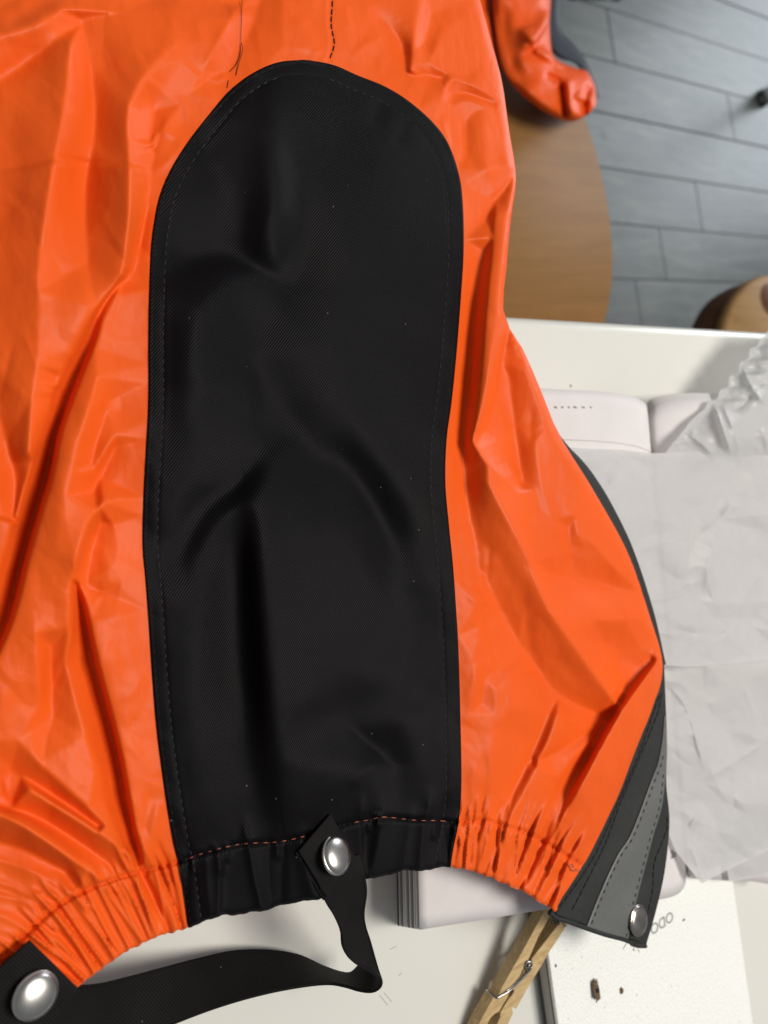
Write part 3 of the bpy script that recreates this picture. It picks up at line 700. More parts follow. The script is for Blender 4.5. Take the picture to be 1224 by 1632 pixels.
def facets(x, y):
    fx = np.clip((x - FX0) / FS, 0, _nx - 1.001); fy = np.clip((y - FY0) / FS, 0, _ny - 1.001)
    i = fx.astype(int); j = fy.astype(int); a = fx - i; b = fy - j
    return FACET_GAIN * ((FM[j, i] * (1 - a) + FM[j, i + 1] * a) * (1 - b) + (FM[j + 1, i] * (1 - a) + FM[j + 1, i + 1] * a) * b)
def relief(x, y):
    x = np.asarray(x, float); y = np.asarray(y, float); sh0 = x.shape; x = x.ravel(); y = y.ravel()
    Hh = np.zeros_like(x)
    for (c, A, wl, wr, sh, e0, e1, x0, x1, y0, y1) in _FC:
        ii = np.nonzero((x > x0) & (x < x1) & (y > y0) & (y < y1))[0]
        if not len(ii): continue
        d, sg, t = dist_poly(x[ii], y[ii], c)
        wd = np.where(sg < 0, wl, wr)
        s = np.sqrt(d * d + 1.2) / wd
        g = (1 - sh) * np.exp(-1.35 * s * s) + sh * np.exp(-1.8 * s) * sstep(2.6, 1.6, s)
        en = np.minimum(e0 + (1 - e0) * sstep(0, .28, t), e1 + (1 - e1) * sstep(1, .72, t))
        Hh[ii] += A * en * g
    Hh += facets(x, y)
    # the nylon's own crinkle: long shallow facets
    inside = sstep(0, 40, np.minimum(x - np.interp(y, PATCH_L[:, 1], PATCH_L[:, 0]), np.interp(y, PATCH_R[:, 1], PATCH_R[:, 0]) - x)) * (y > 95)
    cr = facet_noise(x + .25 * y, y * .7, 62, 3) * 3.0 + facet_noise(x - .3 * y, y * .8, 29, 8) * 1.0
    bl = perlin(x / 150, y / 210, 21) * 7 + perlin(x / 70, y / 95, 22) * 2.4
    Hh += (cr * (1 - .88 * inside)) + bl * (1 - .55 * inside)
    return Hh.reshape(sh0)
def zbase(x, y): return .053 - .006 * sstep(800, 1050, np.asarray(x, float))

SHELL_R = crv([(735, -90), (752, -40), (765, 0), (783, 65), (800, 130), (811, 205), (822, 282), (814, 350), (808, 420), (803, 500), (835, 560), (862, 622), (890, 690), (945, 780), (1000, 880), (1035, 980), (1056, 1060), (1041, 1128), (1012, 1200), (985, 1268), (940, 1368), (886, 1452)], 700)
SHELL_L = crv([(-120, -90), (-120, 800), (-120, 1690)], 700)
def rows(Lc, Rc, nu, bottom=None, k=.62, power=2):
    """grid between two side curves; the last rows bend onto the bottom curve"""
    u = np.linspace(0, 1, nu)[None, :, None]
    G = Lc[:, None, :] * (1 - u) + Rc[:, None, :] * u
    if bottom is not None:
        B = bottom - G[-1]
        wv = sstep(k, 1, np.linspace(0, 1, len(Lc)))[:, None, None]
        G = G + wv * B[None]
    return G
trs = thing('rain_trousers', 'orange waterproof rain trouser leg with black calf panel and gathered elastic hem', 'rain trousers', loc=(.12, -.03, .03))
INV = Matrix.Translation((-.12, .03, -.03))
def part(o): o.matrix_parent_inverse = INV if o.parent is trs else o.matrix_parent_inverse; return o

NU = 430
hem_pts = np.vstack([crv([(-120, 1690), (-60, 1668), (0, 1640), (70, 1612)], 30)[:-1], HEM_L[:-1], HEM_M[:-1], HEM_R])
hb = np.stack([np.interp(np.linspace(0, 1, NU), np.r_[0, np.cumsum(np.linalg.norm(np.diff(hem_pts, axis=0), axis=1))] / np.sum(np.linalg.norm(np.diff(hem_pts, axis=0), axis=1)), hem_pts[:, k]) for k in (0, 1)], -1)
hb[:, 1] -= 12 * sstep(302, 330, hb[:, 0]) * sstep(716, 690, hb[:, 0])
hb[:, 1] += 4.2 * perlin(hb[:, 0] / 10, hb[:, 0] * 0 + .3, 4) + 1.6 * perlin(hb[:, 0] / 4.5, hb[:, 0] * 0 + .7, 5)
G = rows(SHELL_L, SHELL_R, NU, hb)
gx, gy = G[..., 0], G[..., 1]
Hs = relief(gx, gy)
dR, _, _ = dist_poly(gx, gy, SHELL_R[::12])
pinch = 1 - .0 * gx
Hs = Hs - 16 * (1 - np.sqrt(np.clip(1 - (1 - np.clip(dR / 13, 0, 1)) ** 2, 0, 1)))
pl = np.interp(gy, PATCH_L[:, 1], PATCH_L[:, 0]); pr = np.interp(gy, PATCH_R[:, 1], PATCH_R[:, 0])
ins = np.where(gy > 97, np.minimum(gx - pl, pr - gx), -1)
Hs = Hs - 7 * sstep(4, 16, ins)
vedge = np.linspace(1, 0, len(SHELL_L))[:, None] * 1700
Hs = Hs - 7 * (1 - np.sqrt(np.clip(1 - (1 - np.clip(vedge / 7, 0, 1)) ** 2, 0, 1)))
V = on_cloth(gx, gy, Hs, zbase(gx, gy)).reshape(-1, 3)
FQ = grid_faces(*gx.shape)
cx = gx.ravel()[FQ].mean(1); cy = gy.ravel()[FQ].mean(1)
seam_all = np.vstack([SEAM_L, SEAM_M[1:], SEAM_R[1:]])
is_hem = cy > np.interp(cx, seam_all[:, 0], seam_all[:, 1])
def sub_mesh(name, V, FQ, mask, mat, parent):
    f = FQ[mask]; u, inv = np.unique(f, return_inverse=True)
    return mesh_np(name, V[u], inv.reshape(-1, 4), mat, parent)
leg_panel = part(sub_mesh('leg_panel', V, FQ, ~is_hem, M_OR, trs))
hem_band = part(sub_mesh('hem_band', V, FQ, is_hem, M_OR, trs))
# back panel of the leg (a flat tube lying on the table)
Gb = rows(SHELL_L[::14], SHELL_R[::14], 40, hb[np.linspace(0, NU - 1, 40).astype(int)] - np.array([0, 16]))
bx, by = Gb[..., 0], Gb[..., 1]
dRb, _, _ = dist_poly(bx, by, SHELL_R[::12])
Hb = -16 - 34 * sstep(0, 70, dRb) + perlin(bx / 90, by / 120, 31) * 8
part(mesh_np('back_panel', on_cloth(bx, by, Hb, zbase(bx, by)), grid_faces(*bx.shape), M_OR, trs))

# calf panel, sewn on
NP = 230
tq = np.linspace(0, 1, 560) ** 1.15
PLc = np.stack([np.interp(tq, np.linspace(0, 1, 400), PATCH_L[:, k]) for k in (0, 1)], -1)
PRc = np.stack([np.interp(tq, np.linspace(0, 1, 400), PATCH_R[:, k]) for k in (0, 1)], -1)
hp = np.stack([np.interp(np.linspace(0, 1, NP), np.linspace(0, 1, 80), HEM_M[:, k]) for k in (0, 1)], -1)
hp[:, 1] += 1 + 6.5 * perlin(hp[:, 0] / 22, hp[:, 0] * 0 + .4, 14) + 1.5 * perlin(hp[:, 0] / 9, hp[:, 0] * 0 + .2, 15)
Gp = rows(PLc, PRc, NP, hp, .85)
qx, qy = Gp[..., 0], Gp[..., 1]
edge_poly = np.vstack([PATCH_L[::-4], PATCH_R[::4]])
dE, _, _ = dist_poly(qx, qy, edge_poly)
Hp = relief(qx, qy) + 3.2 * np.sqrt(np.clip(1 - (1 - np.clip(dE / 3.2, 0, 1)) ** 2, 0, 1)) - .2
Hp += -.4 * np.exp(-((dE - 7) / 2.2) ** 2) - .9 * np.exp(-((dE - 24) / 3.2) ** 2) + .3 * sstep(26, 18, dE)
vedge = np.linspace(1, 0, len(PLc))[:, None] * 1400
Hp = Hp - 6 * (1 - np.sqrt(np.clip(1 - (1 - np.clip(vedge / 8, 0, 1)) ** 2, 0, 1)))
VP_ = on_cloth(qx, qy, Hp, zbase(qx, qy)).reshape(-1, 3); FP = grid_faces(*qx.shape)
pcy = qy.ravel()[FP].mean(1); pcx = qx.ravel()[FP].mean(1)
ph = pcy > np.interp(pcx, SEAM_M[:, 0], SEAM_M[:, 1])
calf = part(sub_mesh('calf_panel', VP_, FP, ~ph, M_BLK, trs)); calf['label'] = 'black twill calf panel with rounded top'
hemf = part(sub_mesh('hem_facing', VP_, FP, ph, M_BLK, trs)); hemf['label'] = 'black end of the elastic hem'
def inset(c, d, side):
    T = np.gradient(c, axis=0); T /= np.linalg.norm(T, axis=1)[:, None]
    n = np.stack([T[:, 1], -T[:, 0]], -1)           # to the right when heading down
    return c + n * d * side
def dashes(c, on, off, lift, jit=.4, base_extra=3.2, r=random.Random(2)):
    s = np.r_[0, np.cumsum(np.linalg.norm(np.diff(c, axis=0), axis=1))]; q = r.uniform(0, off); res = []
    P2, n = [], []
    while q + on < s[-1]:
        for k in np.linspace(0, 1, 4):
            P2.append((np.interp(q + on * k, s, c[:, 0]), np.interp(q + on * k, s, c[:, 1]), lift - (.9 if k in (0, 1) else 0)))
        q += on + off * r.uniform(.8, 1.3)
    P2 = np.array(P2)
    Z3 = on_cloth(P2[:, 0], P2[:, 1], relief(P2[:, 0], P2[:, 1]) + base_extra + P2[:, 2], zbase(P2[:, 0], P2[:, 1]))
    return list(Z3.reshape(-1, 4, 3))
def stitch(name, curves, on, off, lift, rad, mat, parent, extra=3.2):
    ps = []
    for c in curves: ps += dashes(c, on, off, lift, base_extra=extra)
    o = tube_obj(name, ps, rad, mat, parent, 5); o['kind'] = 'stuff'
    return o
a_, b_ = 12, 392
stitch('edge_stitching', [inset(PATCH_L[a_:], 24, 1), inset(PATCH_R[a_:], 24, -1)], 8, 6, -.9, .00022, M_THD, calf)
stitch('edge_stitching', [inset(PATCH_L[a_:], 7, 1), inset(PATCH_R[a_:], 7, -1)], 8, 6, -.6, .00018, M_THB, calf)
hs1 = SEAM_M[2:46]; hs2 = SEAM_M[50:79]
stitch('hem_stitching', [hs1[:36], hs2], 10, 5, -.3, .00021, M_THO, hemf)
part(stitch('hem_stitching', [SEAM_L[12:], SEAM_R[:-2]], 6, 5, .3, .0002, mat_plain('orange_seam_thread', (.75, .10, .02), .5), trs, 0))
# centre seam above the panel: dark thread running down the orange
sx_ = crv([(530, -60), (530, 0), (528, 40), (533, 70), (524, 98)], 40)
part(stitch('leg_seam', [sx_], 9, 3, .6, .00028, M_THB, trs, .3))
# loose threads
def cloth_path(pts, n, lift):
    c = crv(pts, n); return on_cloth(c[:, 0], c[:, 1], relief(c[:, 0], c[:, 1]) + np.interp(np.linspace(0, 1, n), np.linspace(0, 1, len(lift)), lift), zbase(c[:, 0], c[:, 1]))
part(tube_obj('loose_thread', [cloth_path([(386, 0), (384, 50), (383, 85), (376, 103), (366, 114)], 24, [6, 4, 5, 3, 1]), cloth_path([(384, 68), (387, 78), (381, 100), (376, 120)], 16, [5, 6, 3, 1]), cloth_path([(364, 128), (362, 140)], 6, [1, 1])], .00013, M_THB, trs, 5))
part(tube_obj('loose_thread', [cloth_path([(905, 1377), (911, 1386), (918, 1388), (926, 1386)], 14, [2, 7, 9, 6]), cloth_path([(906, 1381), (912, 1377), (914, 1383)], 8, [2, 4, 2])], .00024, M_THO, trs, 5))

# zip tape peeking out along the right edge
zt = crv([(886, 688), (905, 715), (930, 745), (965, 800), (1003, 880), (1036, 975), (1058, 1060)], 80)
wz = np.interp(np.linspace(0, 1, 80), [0, .2, .5, .8, 1], [2, 9, 11, 8, 5])
nz = np.stack([np.gradient(zt, axis=0)[:, 1], -np.gradient(zt, axis=0)[:, 0]], -1); nz /= np.linalg.norm(nz, axis=1)[:, None]
u = np.linspace(-1.0, 1, 8)[None, :, None]
Gz = zt[:, None, :] + nz[:, None, :] * np.where(u > 0, u * wz[:, None, None], u * 20) * .72
part(mesh_np('zip_tape', on_cloth(Gz[..., 0], Gz[..., 1], -10 - 6 * np.abs(u[..., 0]) + 0 * Gz[..., 0], zbase(Gz[..., 0], Gz[..., 1])), grid_faces(80, 8), M_PLK, trs))

# placket with reflective strip
PKL = crv([(1056, 1050), (1051, 1085), (1038, 1124), (1012, 1198), (983, 1266), (938, 1366), (876, 1456)], 200)
PKR = crv([(1058, 1050), (1061, 1120), (1063, 1190), (1062, 1250), (1067, 1310), (1060, 1385), (1046, 1450), (1029, 1509)], 200)
pkb = crv([(876, 1456), (888, 1465), (905, 1470), (935, 1481), (965, 1491), (995, 1499), (1015, 1508), (1029, 1509)], 70)
Gk = rows(PKL, PKR, 70, pkb, .8)
def pk_h(x, y):
    d, sg, t = dist_poly(x, y, PKL[::8])
    return -6 + perlin(x / 40, y / 60, 41) * 3 + 4 * np.exp(-(d / 9) ** 2) + 1.2 * np.sin(d / 13 + y / 60)
def pk_pt(x, y, lift=0): return on_cloth(x, y, pk_h(x, y) + lift, zbase(x, y) - .0005)
kx, ky = Gk[..., 0], Gk[..., 1]
plk = mesh_np('placket', pk_pt(kx, ky), grid_faces(200, 70), M_PLK, trs); part(plk); solid(plk, .0012)
RFL = crv([(1059, 1142), (1056, 1180), (1049, 1217), (1040, 1240), (1007, 1327), (984, 1364), (956, 1425), (935, 1478)], 120)
RFR = crv([(1061, 1142), (1063, 1205), (1056, 1280), (1042, 1330), (1029, 1380), (1014, 1438), (1001, 1498)], 120)
rfb = crv([(935, 1478), (965, 1488), (1001, 1498)], 20)
Gr = rows(RFL, RFR, 20, rfb, .9)
rf = mesh_np('reflective_strip', pk_pt(Gr[..., 0], Gr[..., 1], 3.5), grid_faces(120, 20), M_REF, plk); rf.matrix_parent_inverse = Matrix.Identity(4)
solid(rf, .0006)
def pk_stitch(name, curves, on, off, rad, mat, lift, parent=None):
    ps = []
    for c in curves:
        s = np.r_[0, np.cumsum(np.linalg.norm(np.diff(c, axis=0), axis=1))]; q = 1.
        while q + on < s[-1]:
            kk = np.linspace(q, q + on, 4); ps.append(pk_pt(np.interp(kk, s, c[:, 0]), np.interp(kk, s, c[:, 1]), lift + np.array([-.8, .3, .3, -.8]))); q += on + off
    o = tube_obj(name, ps, rad, mat, parent or plk, 5); o['kind'] = 'stuff'; return o
pk_stitch('placket_stitching', [crv([(1055, 1104), (1046, 1143), (1015, 1217), (987, 1284), (964, 1346), (936, 1403), (907, 1459)], 100),
    crv([(1063, 1300), (1062, 1324), (1043, 1375), (1040, 1420), (1028, 1470), (1018, 1500)], 60), inset(PKL[25:], 7, 1),
    crv([(884, 1456), (905, 1464), (935, 1474), (985, 1490), (1024, 1502)], 50)], 11, 2, .0003, M_THB, .6)
pk_stitch('strip_stitching', [inset(RFL[20:], 5, 1), inset(RFR[30:], 4, -1)], 6, 7, .00026, M_THB, 4.0, rf)
# frayed hem threads
fr = random.Random(5); ps = []
for (fx, fy, n) in ((890, 1466, 9), (1008, 1506, 4)):
    for k in range(n):
        x0 = fx + fr.uniform(-10, 12); y0 = fy + fr.uniform(-3, 2)
        q = crv([(x0, y0), (x0 + fr.uniform(-6, 6), y0 + fr.uniform(3, 7)), (x0 + fr.uniform(-9, 9), y0 + fr.uniform(2, 12))], 8)
        ps.append(pk_pt(q[:, 0], q[:, 1], np.full(8, 1.)))
for k in range(30):
    b = at(pkb, fr.random()); q = crv([b, b + (fr.uniform(-2, 2), fr.uniform(1, 3))], 4); ps.append(pk_pt(q[:, 0], q[:, 1], np.full(4, 1.)))
o = tube_obj('frayed_threads', ps, .00018, M_THB, plk, 4); o['kind'] = 'stuff'
# bulky folded seam at the placket's lower edge
o = tube_obj('bottom_binding', [pk_pt(pkb[:, 0], pkb[:, 1] - 1.5, 1 + 1.2 * perlin(pkb[:, 0] / 6, pkb[:, 1] * 0, 3))], .0011, M_PLK, plk, 8)

def snap(name, px, py, rx, tilt_n, pos, mat, parent, dome=.30, rim=True):
    """domed press-stud cap; tilt_n = direction it faces"""
    bm = bmesh.new(); n = 48; prof = []
    R = rx
    prof.append((R * .86, -.0012)); prof.append((R, -.0007)); prof.append((R * 1.0, .0001)); prof.append((R * .965, .0006)); prof.append((R * .90, .00045 if rim else .0008))
    for k in range(1, 13):
        a = k / 12; rr = R * .90 * math.cos(a * math.pi / 2); zz = (.00045 if rim else .0008) + dome * R * math.sin(a * math.pi / 2)
        prof.append((max(rr, 1e-5), zz))
    rings = [[bm.verts.new((r_ * math.cos(2 * math.pi * k / n), r_ * math.sin(2 * math.pi * k / n), z_)) for k in range(n)] for r_, z_ in prof]
    for a, b in zip(rings, rings[1:]):
        for k in range(n): bm.faces.new((a[k], a[(k + 1) % n], b[(k + 1) % n], b[k]))
    bmesh.ops.remove_doubles(bm, verts=bm.verts, dist=2e-5)
    o = bm_obj(name, bm, mat, parent)
    M4 = Vector(tilt_n).to_track_quat('Z', 'Y').to_matrix().to_4x4(); M4.translation = Vector(pos)
    o.matrix_world = M4
    return o
def world_parent(o, parent):
    mw = o.matrix_world.copy(); o.parent = parent; o.matrix_parent_inverse = Matrix.Identity(4)
    return o
pos = pk_pt(np.array(1018.), np.array(1467.), np.array(7.))
s3 = snap('snap_button', 0, 0, .0076, (.15, .08, .98), pos, M_DMET, None, .16); s3.parent = plk; s3['label'] = 'dark oval-looking press stud on the placket corner'

# strap tabs and stirrup strap
def quad(name, c, n, H, mat, parent, th, z=None):
    c = np.asarray(c, float); u = np.linspace(0, 1, n)[None, :, None]; v = np.linspace(0, 1, n)[:, None, None]
    Gq = (c[0] * (1 - u) + c[1] * u) * (1 - v) + (c[3] * (1 - u) + c[2] * u) * v
    x, y = Gq[..., 0], Gq[..., 1]
    o = mesh_np(name, on_cloth(x, y, H(x, y), zbase(x, y)), grid_faces(n, n), mat, parent); solid(o, th); bevel(o, .0003, 2)
    return o
tabm = part(quad('strap_tab', [(476, 1357), (527, 1297), (568, 1369), (521, 1431)], 24, lambda x, y: 15 + .02 * (x - 520) + perlin(x / 40, y / 40, 7) * 2, M_ELA, trs, .0011))
o = quad('tab_fold', [(471, 1361), (524, 1302), (562, 1372), (516, 1436)], 24, lambda x, y: 9 + .02 * (x - 520) + perlin(x / 40, y / 40, 7) * 2, M_ELA, tabm, .0011)
pos = on_cloth(np.array(536.), np.array(1362.), np.array(21.), .053)
s1 = snap('snap_button', 0, 0, .0072, (.36, .30, .85), pos, M_MET, None, .30); s1.parent = tabm
tabl = part(quad('strap_tab', [(-58, 1592), (48, 1499), (127, 1578), (36, 1700)], 24, lambda x, y: 20 + perlin(x / 50, y / 50, 9) * 3, M_ELA, trs, .0012))
pos = on_cloth(np.array(57.), np.array(1586.), np.array(27.), .053)
s2 = snap('snap_button', 0, 0, .0066, (.25, .1, .96), pos, M_MET, None, .26); s2.parent = tabl
stp = [  # edge a (x,y,z), edge b (x,y,z)
    ((500, 1380, .055), (572, 1362, .054)), ((508, 1412, .0555), (580, 1390, .0545)), ((520, 1440, .054), (584, 1420, .052)), ((533, 1461, .052), (580, 1454, .049)),
    ((543, 1484, .050), (583, 1478, .045)), ((546, 1508, .049), (590, 1500, .043)), ((558, 1528, .048), (596, 1522, .040)),
    ((577, 1541, .045), (602, 1543, .036)), ((590, 1548, .045), (606, 1556, .031)), ((600, 1555, .045), (608, 1567, .028)),
    ((607, 1563, .044), (601, 1567, .026)), ((606, 1572, .042), (599, 1556, .026)), ((598, 1579, .039), (595, 1545, .024)), ((586, 1581, .036), (577, 1536, .019)), ((570, 1578, .032), (560, 1550, .015)), ((550, 1572, .028), (543, 1550, .010)), ((525, 1568, .024), (514, 1540, .005)), ((490, 1571, .024), (476, 1523, .005)),
    ((440, 1580, .024), (428, 1515, .006)), ((385, 1594, .025), (372, 1516, .008)), ((330, 1612, .027), (318, 1527, .012)), ((270, 1636, .030), (262, 1541, .018)),
    ((210, 1664, .034), (204, 1556, .026)), ((150, 1690, .040), (150, 1568, .036)), ((60, 1690, .046), (70, 1572, .048)), ((0, 1680, .048), (20, 1580, .048))]
A3 = crv([np.array(P(*a)) for a, b in stp], 160) if False else None
def crv3(pts, n):
    p = np.asarray(pts, float); t = np.linspace(0, len(p) - 1, n); e = np.vstack([2 * p[0] - p[1], p, 2 * p[-1] - p[-2]])
    i = np.clip(t.astype(int), 0, len(p) - 2); f = (t - i)[:, None]; a, b, c, d = e[i], e[i + 1], e[i + 2], e[i + 3]
    return .5 * (2 * b + (c - a) * f + (2 * a - 5 * b + 4 * c - d) * f * f + (3 * b - a - 3 * c + d) * f ** 3)
ea = crv3([P(*a) for a, b in stp], 260); eb = crv3([P(*b) for a, b in stp], 260)
u = np.linspace(0, 1, 14)[None, :, None]
Gs = ea[:, None, :] * (1 - u) + eb[:, None, :] * u
strap = part(mesh_np('stirrup_strap', Gs, grid_faces(260, 14), M_ELA, trs)); solid(strap, .0011, 0); bevel(strap, .0003, 2)
strap['label'] = 'black elastic under-foot strap twisted once'
o = tube_obj('strap_edge', [ea[12:] * .97 + eb[12:] * .03 + [0, 0, .0004], eb[12:] * .96 + ea[12:] * .04 + [0, 0, .0004]], .00045, M_ELA, strap, 6)

# ------------------------------------------------------------------ second garment on the stool
M_OR2 = mat_nylon('orange_nylon_sleeve', (.77, .092, .009), (.82, .102, .011))
M_NAVY = mat_plain('navy_lining', (.020, .026, .038), .6, .3, 0, 40, .2, .2, .002)
jk = thing('rain_jacket', 'orange rain garment sleeve with dark navy underside lying on the wide stool', 'rain jacket', loc=(.66, .5, -.30))
JI = Matrix.Translation((-.66, -.5, .30))
def puff(name, Lp, Rp, nv, nu, z0, hgt, mat, extra=None):
    Lc, Rc = crv(Lp, nv), crv(Rp, nv); u = np.linspace(0, 1, nu)
    top = Lc[:, None, :] * (1 - u[None, :, None]) + Rc[:, None, :] * u[None, :, None]
    x, y = top[..., 0], top[..., 1]
    cap = np.sqrt(np.clip(1 - (2 * u - 1) ** 4, 0, 1))[None, :] * np.ones((nv, 1))
    zz = z0 + hgt * cap + (extra(x, y) * np.clip(cap * 1.5, 0, 1) if extra is not None else 0)
    # base outline is set on the mean height so the outline stays where it lies on the seat
    Pt = unproj(x, y, zz); Pb = unproj(x[:, ::-1], y[:, ::-1], np.full_like(x, z0 - .004))
    ring = np.concatenate([Pt, Pb[:, 1:-1]], 1)
    o = mesh_np(name, ring, grid_faces(nv, ring.shape[1], True), mat, jk); o.matrix_parent_inverse = JI
    return o
def sl_h(x, y):
    h = np.zeros_like(x)
    for pts, A, wl, wr in (([(838, 40), (842, 72), (846, 80)], .010, 14, 14), ([(880, 18), (862, 48), (844, 74)], .016, 14, 6), ([(846, 76), (875, 90), (905, 104)], .012, 9, 7), ([(800, 0), (806, 80), (840, 150)], -.012, 22, 20),
                          ([(893, 128), (897, 160), (903, 192)], -.014, 5, 6), ([(904, 120), (907, 160), (910, 190)], .008, 5, 8), ([(868, 118), (885, 126), (896, 130)], -.006, 6, 6), ([(940, 130), (932, 165), (930, 190)], -.010, 6, 7), ([(915, 150), (932, 158), (946, 160)], .006, 6, 6)):
        d, sg, t = dist_poly(x, y, crv(pts, 10)); s = d / np.where(sg < 0, wl, wr); h += A * np.exp(-1.3 * s * s) * sstep(0, .2, t) * sstep(1.001, .8, t)
    return h * .75 + perlin(x / 30, y / 40, 51) * .004
puff('sleeve', [(786, -160), (784, -60), (784, 0), (790, 60), (800, 108), (822, 142), (855, 170), (884, 187), (905, 193)], [(884, -160), (882, -60), (878, 0), (876, 40), (880, 84), (892, 98), (910, 106), (928, 112), (938, 118)], 110, 60, -.275, .026, M_OR2, sl_h)
puff('cuff', [(886, 187), (900, 193), (915, 193), (928, 188), (938, 183)], [(926, 110), (936, 114), (946, 132), (950, 150), (950, 166)], 30, 30, -.277, .026, M_OR2, sl_h)
puff('side_panel', [(720, -160), (745, -40), (758, 20), (778, 90)], [(782, -160), (782, -40), (782, 30), (794, 108)], 40, 20, -.285, .012, M_OR2)
puff('lining', [(862, -160), (868, -40), (868, 20), (872, 70), (890, 92), (920, 104), (942, 150)], [(905, -160), (898, -40), (892, 20), (898, 52), (918, 74), (938, 104), (957, 158)], 60, 20, -.292, .010, M_NAVY)
puff('navy_panel', [(880, -160), (890, -60), (895, -20), (905, 0)], [(1040, -160), (1030, -60), (1016, -20), (985, 3)], 30, 30, -.34, .03, M_NAVY)

# ------------------------------------------------------------------ open book
M_PAGE = mat_paper('book_paper', (.74, .70, .70), .08, .6, .2, 60, .05)
M_PAGE2 = mat_plain('page_edges', (.62, .60, .58), .7, .2)
M_PAGED = mat_plain('page_edges_grey', (.20, .20, .22), .7, .2)
M_COV = mat_plain('navy_cover', (.03, .04, .075), .5, .4)
M_INK = mat_plain('printing_ink', (.045, .043, .05), .7, .2)
M_INKL = mat_plain('faint_ink', (.56, .53, .53), .7, .2)
M_INKF = mat_plain('show_through_ink', (.66, .62, .625), .7, .2)
book = thing('open_book', 'thick open book with white pages lying under the orange garment and tissue paper', 'book', loc=(.27, -.09, 0))
BI = Matrix.Translation((-.27, .09, 0))
def bp(o): o.matrix_parent_inverse = BI if o.parent is book else o.matrix_parent_inverse; return o
def loft2(T, B, nu, nv):
    t3 = crv3(T, nu); b3 = crv3(B, nu); v = np.linspace(0, 1, nv)[:, None, None]
    return t3[None] * (1 - v) + b3[None] * v
BB = [(669, 1482, .031), (780, 1464, .032), (890, 1447, .032), (1000, 1439, .030), (1055, 1433, .0275), (1080, 1425, .0235), (1091, 1412, .0195), (1094, 1396, .0165)]
TB = [(650, 606, .031), (760, 612, .032), (880, 620, .032), (960, 624, .030), (1003, 631, .027), (1021, 638, .023), (1030, 645, .019), (1033, 660, .0150)]
TB3 = [P(*a) for a in TB]; BB3 = [P(*a) for a in BB]
Lpage = loft2(TB3, BB3, 60, 40)
pg = bp(mesh_np('left_page', Lpage, grid_faces(40, 60), M_PAGE, book)); solid(pg, .0003)
# page block: layers stepping out to the left down to the cover
fore_px = np.linspace(668, 634, 11)
for k in range(1, 11):
    f_ = k / 10
    zt_ = .031 * (1 - f_) + .0015 * f_
    T_, B_ = [], []
    for j, (a, b) in enumerate(zip(TB, BB)):
        q = j / (len(TB) - 1)
        za = max(a[2] * (1 - f_) + (.0006 if q < .35 else .0006 + .0134 * min(1, (q - .35) / .2)) * f_, .0006)
        zb = max(b[2] * (1 - f_) + (.0006 if q < .35 else .0006 + .0134 * min(1, (q - .35) / .2)) * f_, .0006)
        dxl = (fore_px[k] - 668) * (1 - q) ** 3
        T_.append(P(a[0] + dxl, a[1] + 2 * f_, za)); B_.append(P(b[0] + dxl, b[1] - 6 * f_ * (1 - q) - 16 * f_ * q, zb))
    Gk2 = loft2(T_, B_, 30, 10)
    mt_ = M_COV if k == 10 else (M_PAGED if k in (3, 5, 8) else M_PAGE2)
    o = bp(mesh_np('page_section' if k < 10 else 'cover', Gk2, grid_faces(10, 30), mt_, book)); solid(o, .0012 if k < 10 else .0016)
RT = [(1036, 662, .0150), (1042, 648, .0185), (1060, 641, .0215), (1090, 637, .0240), (1130, 636, .0255), (1200, 640, .026), (1300, 650, .026)]
RB = [(1096, 1396, .0160), (1100, 1399, .0175), (1115, 1401, .0185), (1140, 1402, .0190), (1167, 1404, .0190), (1200, 1405, .019), (1240, 1412, .019)]
Rpage = loft2([P(*a) for a in RT], [P(*a) for a in RB], 40, 30)
pg2 = bp(mesh_np('right_page', Rpage, grid_faces(30, 40), M_PAGE, book)); solid(pg2, .0003)
for k in range(1, 4):
    o = bp(mesh_np('page_section', Rpage - np.array([0, -.0015 * k, .0009 * k]), grid_faces(30, 40), M_PAGE2, book)); solid(o, .0006)
def page_frame(u, v):
    nv, nu = Lpage.shape[:2]; i, j = int(v * (nv - 1)), int(u * (nu - 1)); i = min(i, nv - 2); j = min(j, nu - 2)
    p = Lpage[i, j]; tu = Lpage[i, j + 1] - p; tv = Lpage[i + 1, j] - p
    tu /= np.linalg.norm(tu); n = np.cross(tv, tu); n /= np.linalg.norm(n)
    if n[2] < 0: n = -n
    tv2 = np.cross(n, tu)
    return p, tu, tv2, n
def text_obj(name, body, size, origin, ex, ey, mat, parent, bold=0., align='CENTER', shear=0.):
    cu = bpy.data.curves.new(name, 'FONT'); cu.body = body; cu.size = size; cu.align_x = align; cu.align_y = 'CENTER'; cu.offset = bold; cu.shear = shear; cu.extrude = .00003
    tmp = bpy.data.objects.new(name + '_curve', cu); C.objects.link(tmp)
    dg = bpy.context.evaluated_depsgraph_get(); me = bpy.data.meshes.new_from_object(tmp.evaluated_get(dg)); me.name = name
    bpy.data.objects.remove(tmp); me.materials.clear(); me.materials.append(mat)
    o = bpy.data.objects.new(name, me); C.objects.link(o)
    ex = Vector(ex).normalized(); ey = Vector(ey); ey = (ey - ex * ey.dot(ex)).normalized(); ez = ex.cross(ey)
    M4 = Matrix(((ex.x, ey.x, ez.x, origin[0]), (ex.y, ey.y, ez.y, origin[1]), (ex.z, ey.z, ez.z, origin[2]), (0, 0, 0, 1)))
    o.matrix_world = M4
    if parent: o.parent = parent; o.matrix_parent_inverse = Matrix.Identity(4) if parent.type != 'EMPTY' else Matrix.Translation(-parent.location)
    return o
